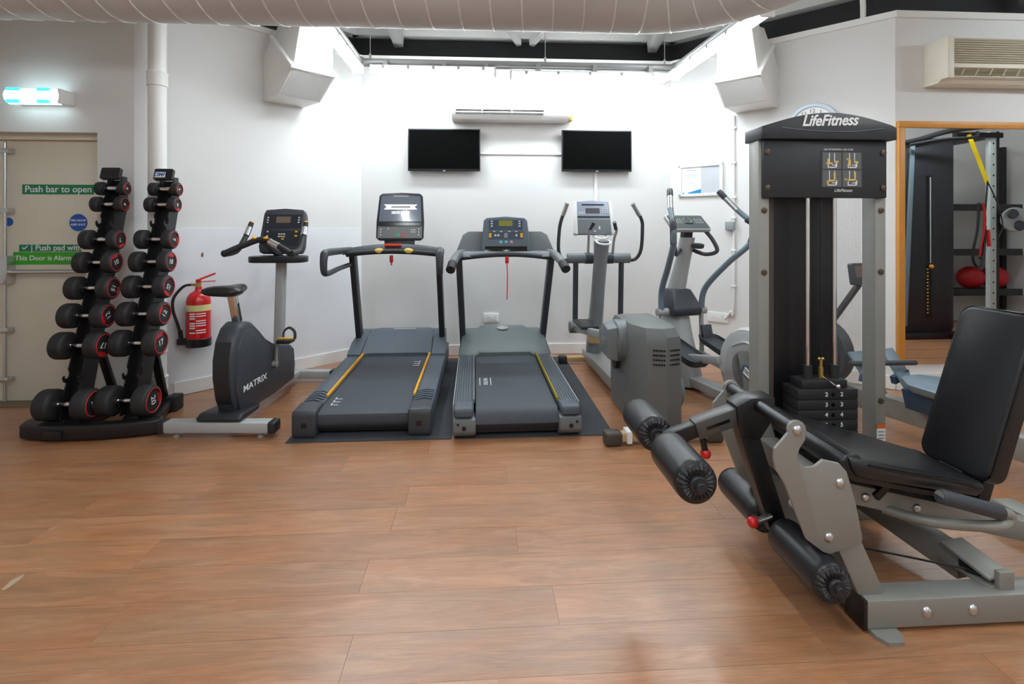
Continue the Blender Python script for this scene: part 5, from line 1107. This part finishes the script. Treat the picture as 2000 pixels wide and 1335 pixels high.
def roller(c, y0_, y1_, r, parent):
    n = 40; prof = []; L = y1_ - y0_
    b = B(); b.lathe([(r * .72, 0), (r * .9, .004), (r * .985, .018), (r, .035), (r, L - .035), (r * .985, L - .018), (r * .9, L - .004), (r * .72, L)], (c[0], y0_, c[1]), (0, 1, 0), 36); ro = b.out('foam_roller', VINYL, parent, ang=50, world=True)
    # pleated ends
    for yy, s in ((y0_, -1), (y1_, 1)):
        b = B(); k = 44; r0, r1 = r * .36, r * .95
        inner = [(c[0] + r0 * math.cos(2 * math.pi * i / k), yy + s * .002, c[1] + r0 * math.sin(2 * math.pi * i / k)) for i in range(k)]
        mid = [(c[0] + r * .7 * math.cos(2 * math.pi * i / k), yy + s * (.008 if i % 2 else -.0), c[1] + r * .7 * math.sin(2 * math.pi * i / k)) for i in range(k)]
        outer = [(c[0] + r1 * math.cos(2 * math.pi * i / k), yy - s * .008, c[1] + r1 * math.sin(2 * math.pi * i / k)) for i in range(k)]
        base = [(c[0] + r1 * .9 * math.cos(2 * math.pi * i / k), yy - s * .012, c[1] + r1 * .9 * math.sin(2 * math.pi * i / k)) for i in range(k)]
        b.loft([base, outer, mid, inner]); b.out('pleated_end', VINYL, ro, world=True, ang=20)
        b = B(); b.lathe([(r * .42, 0), (r * .42, .012), (r * .38, .016), (r * .24, .017), (r * .23, .03), (r * .2, .032)], (c[0], yy - s * .002, c[1]), (0, s, 0), 24); b.out('end_button', GREYD, ro, world=True)
uz = (ub.x - .015, ub.z - .01)
for c, nm, par, y0_, y1_ in ((uz, 'thigh', ut, MY - .32, MY - .06), (uz, 'thigh', ut, MY + .06, MY + .30)): roller(c, y0_, y1_, .069, le)
lz = (lb.x - .0, lb.z)
for y0_, y1_ in ((MY - .33, MY - .05), (MY + .05, MY + .35)): roller(lz, y0_, y1_, .065, le)
for c in (uz, lz):
    b = B(); b.cyl((c[0], MY - .34, c[1]), (c[0], MY + .33, c[1]), .014); b.out('roller_axle', STEEL, le, world=True)
# ================================================================== rowing machine behind the tower
RX_ = 2.70
rw = thing('rowing_machine', 'grey and blue rowing machine behind the weight tower', 'rowing machine', (RX_, 2.9, 0), R(13))
b = B(); b.lathe([(.16, -.05), (.23, -.045), (.24, -.02), (.24, .02), (.23, .045), (.16, .05)], (RX_ - .02, 3.66, .42), (1, 0, 0), 36); fw_ = b.out('flywheel_cage', GREYC, rw, world=True, ang=40)
for k in range(3):
    b = B(); b.torus((RX_ - .075, 3.66, .42), (1, 0, 0), .08 + .05 * k, .004, 32, 5); b.out('cage_ring', GREYM, fw_, world=True)
b = B(); b.beam((RX_, 3.62, .60), (RX_ + .05, 3.42, .93), .035, .035); b.out('monitor_arm', GREYC, rw, bevel=.006, world=True)
M = face_frame((RX_ + .05, 3.42, 1.0), (1, 0, 0), (0, .15, 1)); b = B(); panel(b, M, .15, .15, .04, .015, -.02); mo = b.out('monitor', GREYC, rw, bevel=.004, world=True)
b = B(); mbox(b, M, 0, .015, .11, .08, .002, .02); b.out('monitor_screen', LCD, mo, world=True)
b = B(); b.beam((RX_, 3.75, .16), (RX_ + .02, 1.45, .20), .10, .13); b.out('slide_rail', LFGREY, rw, bevel=.01, world=True)
b = B(); b.bx(RX_ - .28, RX_ + .28, 3.72, 3.79, 0, .07); b.out('front_foot', GREYC, rw, bevel=.01, world=True)
b = B(); b.bx(RX_ - .2, RX_ + .2, 1.42, 1.5, 0, .07); b.beam((RX_ + .02, 1.46, .05), (RX_ + .02, 1.46, .2), .06, .06); b.out('rear_foot', GREYC, rw, bevel=.01, world=True)
b = B(); b.beam((RX_, 3.7, .05), (RX_, 3.6, .3), .08, .08); b.out('front_leg', GREYC, rw, bevel=.008, world=True)
pr_ = [(-.14, 2.62), (.14, 2.62), (.18, 2.72), (.17, 2.9), (.06, 3.02), (-.06, 3.02), (-.17, 2.9), (-.18, 2.72)]
b = B(); b.loft([[(RX_ - .03 + x * k, 2.82 + (y - 2.82) * k, z) for x, y in pr_] for z, k in ((.355, .9), (.37, 1), (.40, 1.03), (.415, .95))]); b.out('seat', BLUEG, rw, ang=50, world=True)
b = B(); b.loft([[(RX_ - .03 + x * kx, y, z) for x, y in ((-.12, 2.66), (.12, 2.66), (.12, 2.98), (-.12, 2.98))] for z, kx in ((.23, .8), (.356, 1.1))]); b.out('seat_carriage', BLUED, rw, bevel=.01, world=True)
for s in (-1, 1):
    b = B(); b.beam((RX_ + s * .14, 3.12, .27), (RX_ + s * .14, 3.30, .50), .11, .02, (1, 0, 0)); b.out('foot_rest', BLUEG, rw, bevel=.006, world=True)
    b = B(); b.beam((RX_ + s * .07, 3.2, .32), (RX_ + s * .2, 3.2, .36), .03, .05, (0, 1, 0)); b.out('foot_strap', BLUED, rw, world=True)
b = B(); b.cyl((RX_ - .27, 3.22, .45), (RX_ + .22, 3.16, .435), .017); b.out('handle', GREYC, rw, bevel=.004, world=True)
# ================================================================== what the mirror shows: equipment in the recess on the right
cm_ = thing('cable_machine', 'tall black cable machine reflected in the mirror', 'gym machine', (5.35, 2.05, 0))
pf = [(-.34, .12), (-.28, .06), (.3, .06), (.34, .12), (.34, 2.32), (.28, 2.4), (-.16, 2.4), (-.24, 2.34), (-.34, 1.2)]
b = B(); b.prism([(5.35 + x, z) for x, z in pf], 'y', 1.98, 2.12); sh_ = b.out('shroud', pm('shroud_black', sr(36, 37, 42), .5), cm_, bevel=.02, seg=3, world=True)
b = B(); b.bx(5.33, 5.40, 2.118, 2.124, .25, 1.95); b.out('stack_slot_shade', BLACKG, sh_, world=True)  # black strip laid on the shroud, painted shade of the slot opening
b = B(); b.cyl((5.375, 2.13, .9), (5.375, 2.13, 1.93), .008); b.out('guide_rod', STEEL, cm_, world=True)
b = B()
for k in range(14): b.bx(5.335, 5.355, 2.122, 2.127, .30 + k * .04, .312 + k * .04)
stuff(b.out('stack_marks', YEL, sh_, world=True))
b = B(); b.sph((5.38, 2.14, .86), .025); b.out('selector_knob', pm('knob_orange', sr(235, 150, 30), .4), cm_, world=True)
b = B(); b.beam((5.05, 2.13, .15), (5.15, 2.13, 2.35), .05, .03, (1, 0, 0)); b.out('side_rail', BLUEG, cm_, bevel=.004, world=True)
b = B(); b.bx(4.98, 5.74, 1.75, 2.2, 0, .07); b.out('base', BLACK, cm_, bevel=.01, world=True)
b = B(); b.tube([(5.0, 2.1, 2.33), (5.2, 2.16, 2.37), (5.6, 2.2, 2.48), (6.3, 2.2, 2.56)], .03, 10, 5); b.tube([(5.05, 2.2, 2.30), (5.4, 2.26, 2.36), (5.75, 2.3, 2.38), (5.85, 2.25, 2.45)], .018, 10, 5); b.out('pull_up_bar', BLACK, cm_, world=True)
rk = thing('storage_rack', 'black gym storage rack with grey drilled upright reflected in the mirror', 'rack', (6.3, 1.5, 0))
for x, y, m_ in ((5.72, 1.2, BLACK), (6.55, 1.07, BLACK), (7.3, 1.2, BLACK)):
    b = B(); b.bx(x - .03, x + .03, y - .03, y + .03, 0, 2.45); b.out('post', m_, rk, bevel=.003, world=True)
b = B(); b.bx(6.19, 6.27, 2.02, 2.08, 0, 2.5); up = b.out('drilled_upright', pm('upright_pale', sr(190, 198, 196), .4), rk, bevel=.003, world=True)
b = B(); b.bx(6.27, 6.33, 2.0, 2.06, 0, 2.5); b.out('upright_back', BLACK, rk, world=True)
for k in range(16):
    b = B(); b.cyl((6.23, 2.078, .4 + k * .13), (6.23, 2.084, .4 + k * .13), .01, n=10); b.out('pin_hole_shade', BLACKG, up, world=True)  # nothing is drilled: black discs colour in the shaded holes
for z in (.48, 1.02, 1.62):
    b = B(); b.bx(5.72, 7.3, 1.08, 1.45, z - .04, z); b.bx(5.72, 7.3, 1.44, 1.47, z - .07, z + .02); b.out('shelf', BLACK, rk, bevel=.003, world=True)
b = B(); b.bx(5.75, 6.35, 2.03, 2.09, 2.42, 2.48).bx(6.2, 6.3, 1.2, 2.05, 2.42, 2.48); b.out('top_bar', BLACK, rk, world=True)
b = B(); b.lathe([(.05, -.02), (.14, -.02), (.15, 0), (.14, .02), (.05, .02)], (6.42, 2.16, 1.42), (-.3, 1, 0), 32); pu = b.out('pulley', SILVER, rk, world=True)
b = B(); b.lathe([(.03, 0), (.06, .01), (.05, .03)], (6.36, 2.185, 1.49), (-.3, 1, 0), 20); b.lathe([(.03, 0), (.06, .01), (.05, .03)], (6.45, 2.185, 1.35), (-.3, 1, 0), 20); b.out('pulley_hub', GREYC, pu, world=True)
for x, lab in ((6.75, 'red exercise ball on the reflected rack shelf, beside the cable machine'), (7.1, 'red exercise ball on the reflected rack shelf, behind the drilled upright')):
    b = B(); b.sph((x, 1.27, .636), .155, n=28); tag(b.out('exercise_ball', pm('ball_red', sr(190, 28, 34), .5), loc=(x, 1.27, .48)), lab, 'ball', 'red balls on the rack')
# suspension straps
ss = thing('suspension_trainer', 'yellow and black suspension strap hanging from the reflected rack', 'strap', (6.0, 2.1, 2.4))
b = B(); b.beam((5.83, 2.16, 2.44), (6.07, 2.16, 1.86), .055, .006, (1, 0, .4)); b.out('yellow_strap', YELS, ss, world=True)
b = B(); b.tube([(6.07, 2.16, 1.88), (6.02, 2.18, 1.5), (5.98, 2.18, 1.1), (5.95, 2.18, .95)], .022, 8, 5, flat=.4); b.tube([(6.08, 2.16, 1.86), (6.16, 2.2, 1.6), (6.22, 2.2, 1.35), (6.16, 2.2, 1.2)], .018, 8, 5, flat=.4); b.tube([(5.94, 2.18, 1.62), (5.90, 2.2, 1.3), (5.84, 2.2, 1.0), (5.90, 2.2, .86), (5.98, 2.2, 1.0), (6.0, 2.2, 1.35)], .014, 8, 5); b.out('black_strap', BLACK, ss, world=True)
b = B(); b.tube([(5.97, 2.2, 1.62), (5.99, 2.21, 1.4), (5.94, 2.21, 1.1), (5.92, 2.21, .98)], .022, 8, 5, flat=.5); b.tube([(6.03, 2.2, 1.3), (6.05, 2.2, 1.1)], .02, 8, 1); b.out('red_band', RED, ss, world=True)
b = B(); b.prism([(5.58, .0), (5.86, .0), (5.82, .17), (5.62, .17)], 'y', 2.24, 2.54); st_ = b.out('riser', pm('step_red', sr(215, 25, 45), .4), None, bevel=.01, loc=(5.72, 2.35, 0)); tag(st_, 'red step riser block on the floor by the cable machine in the mirror', 'step')
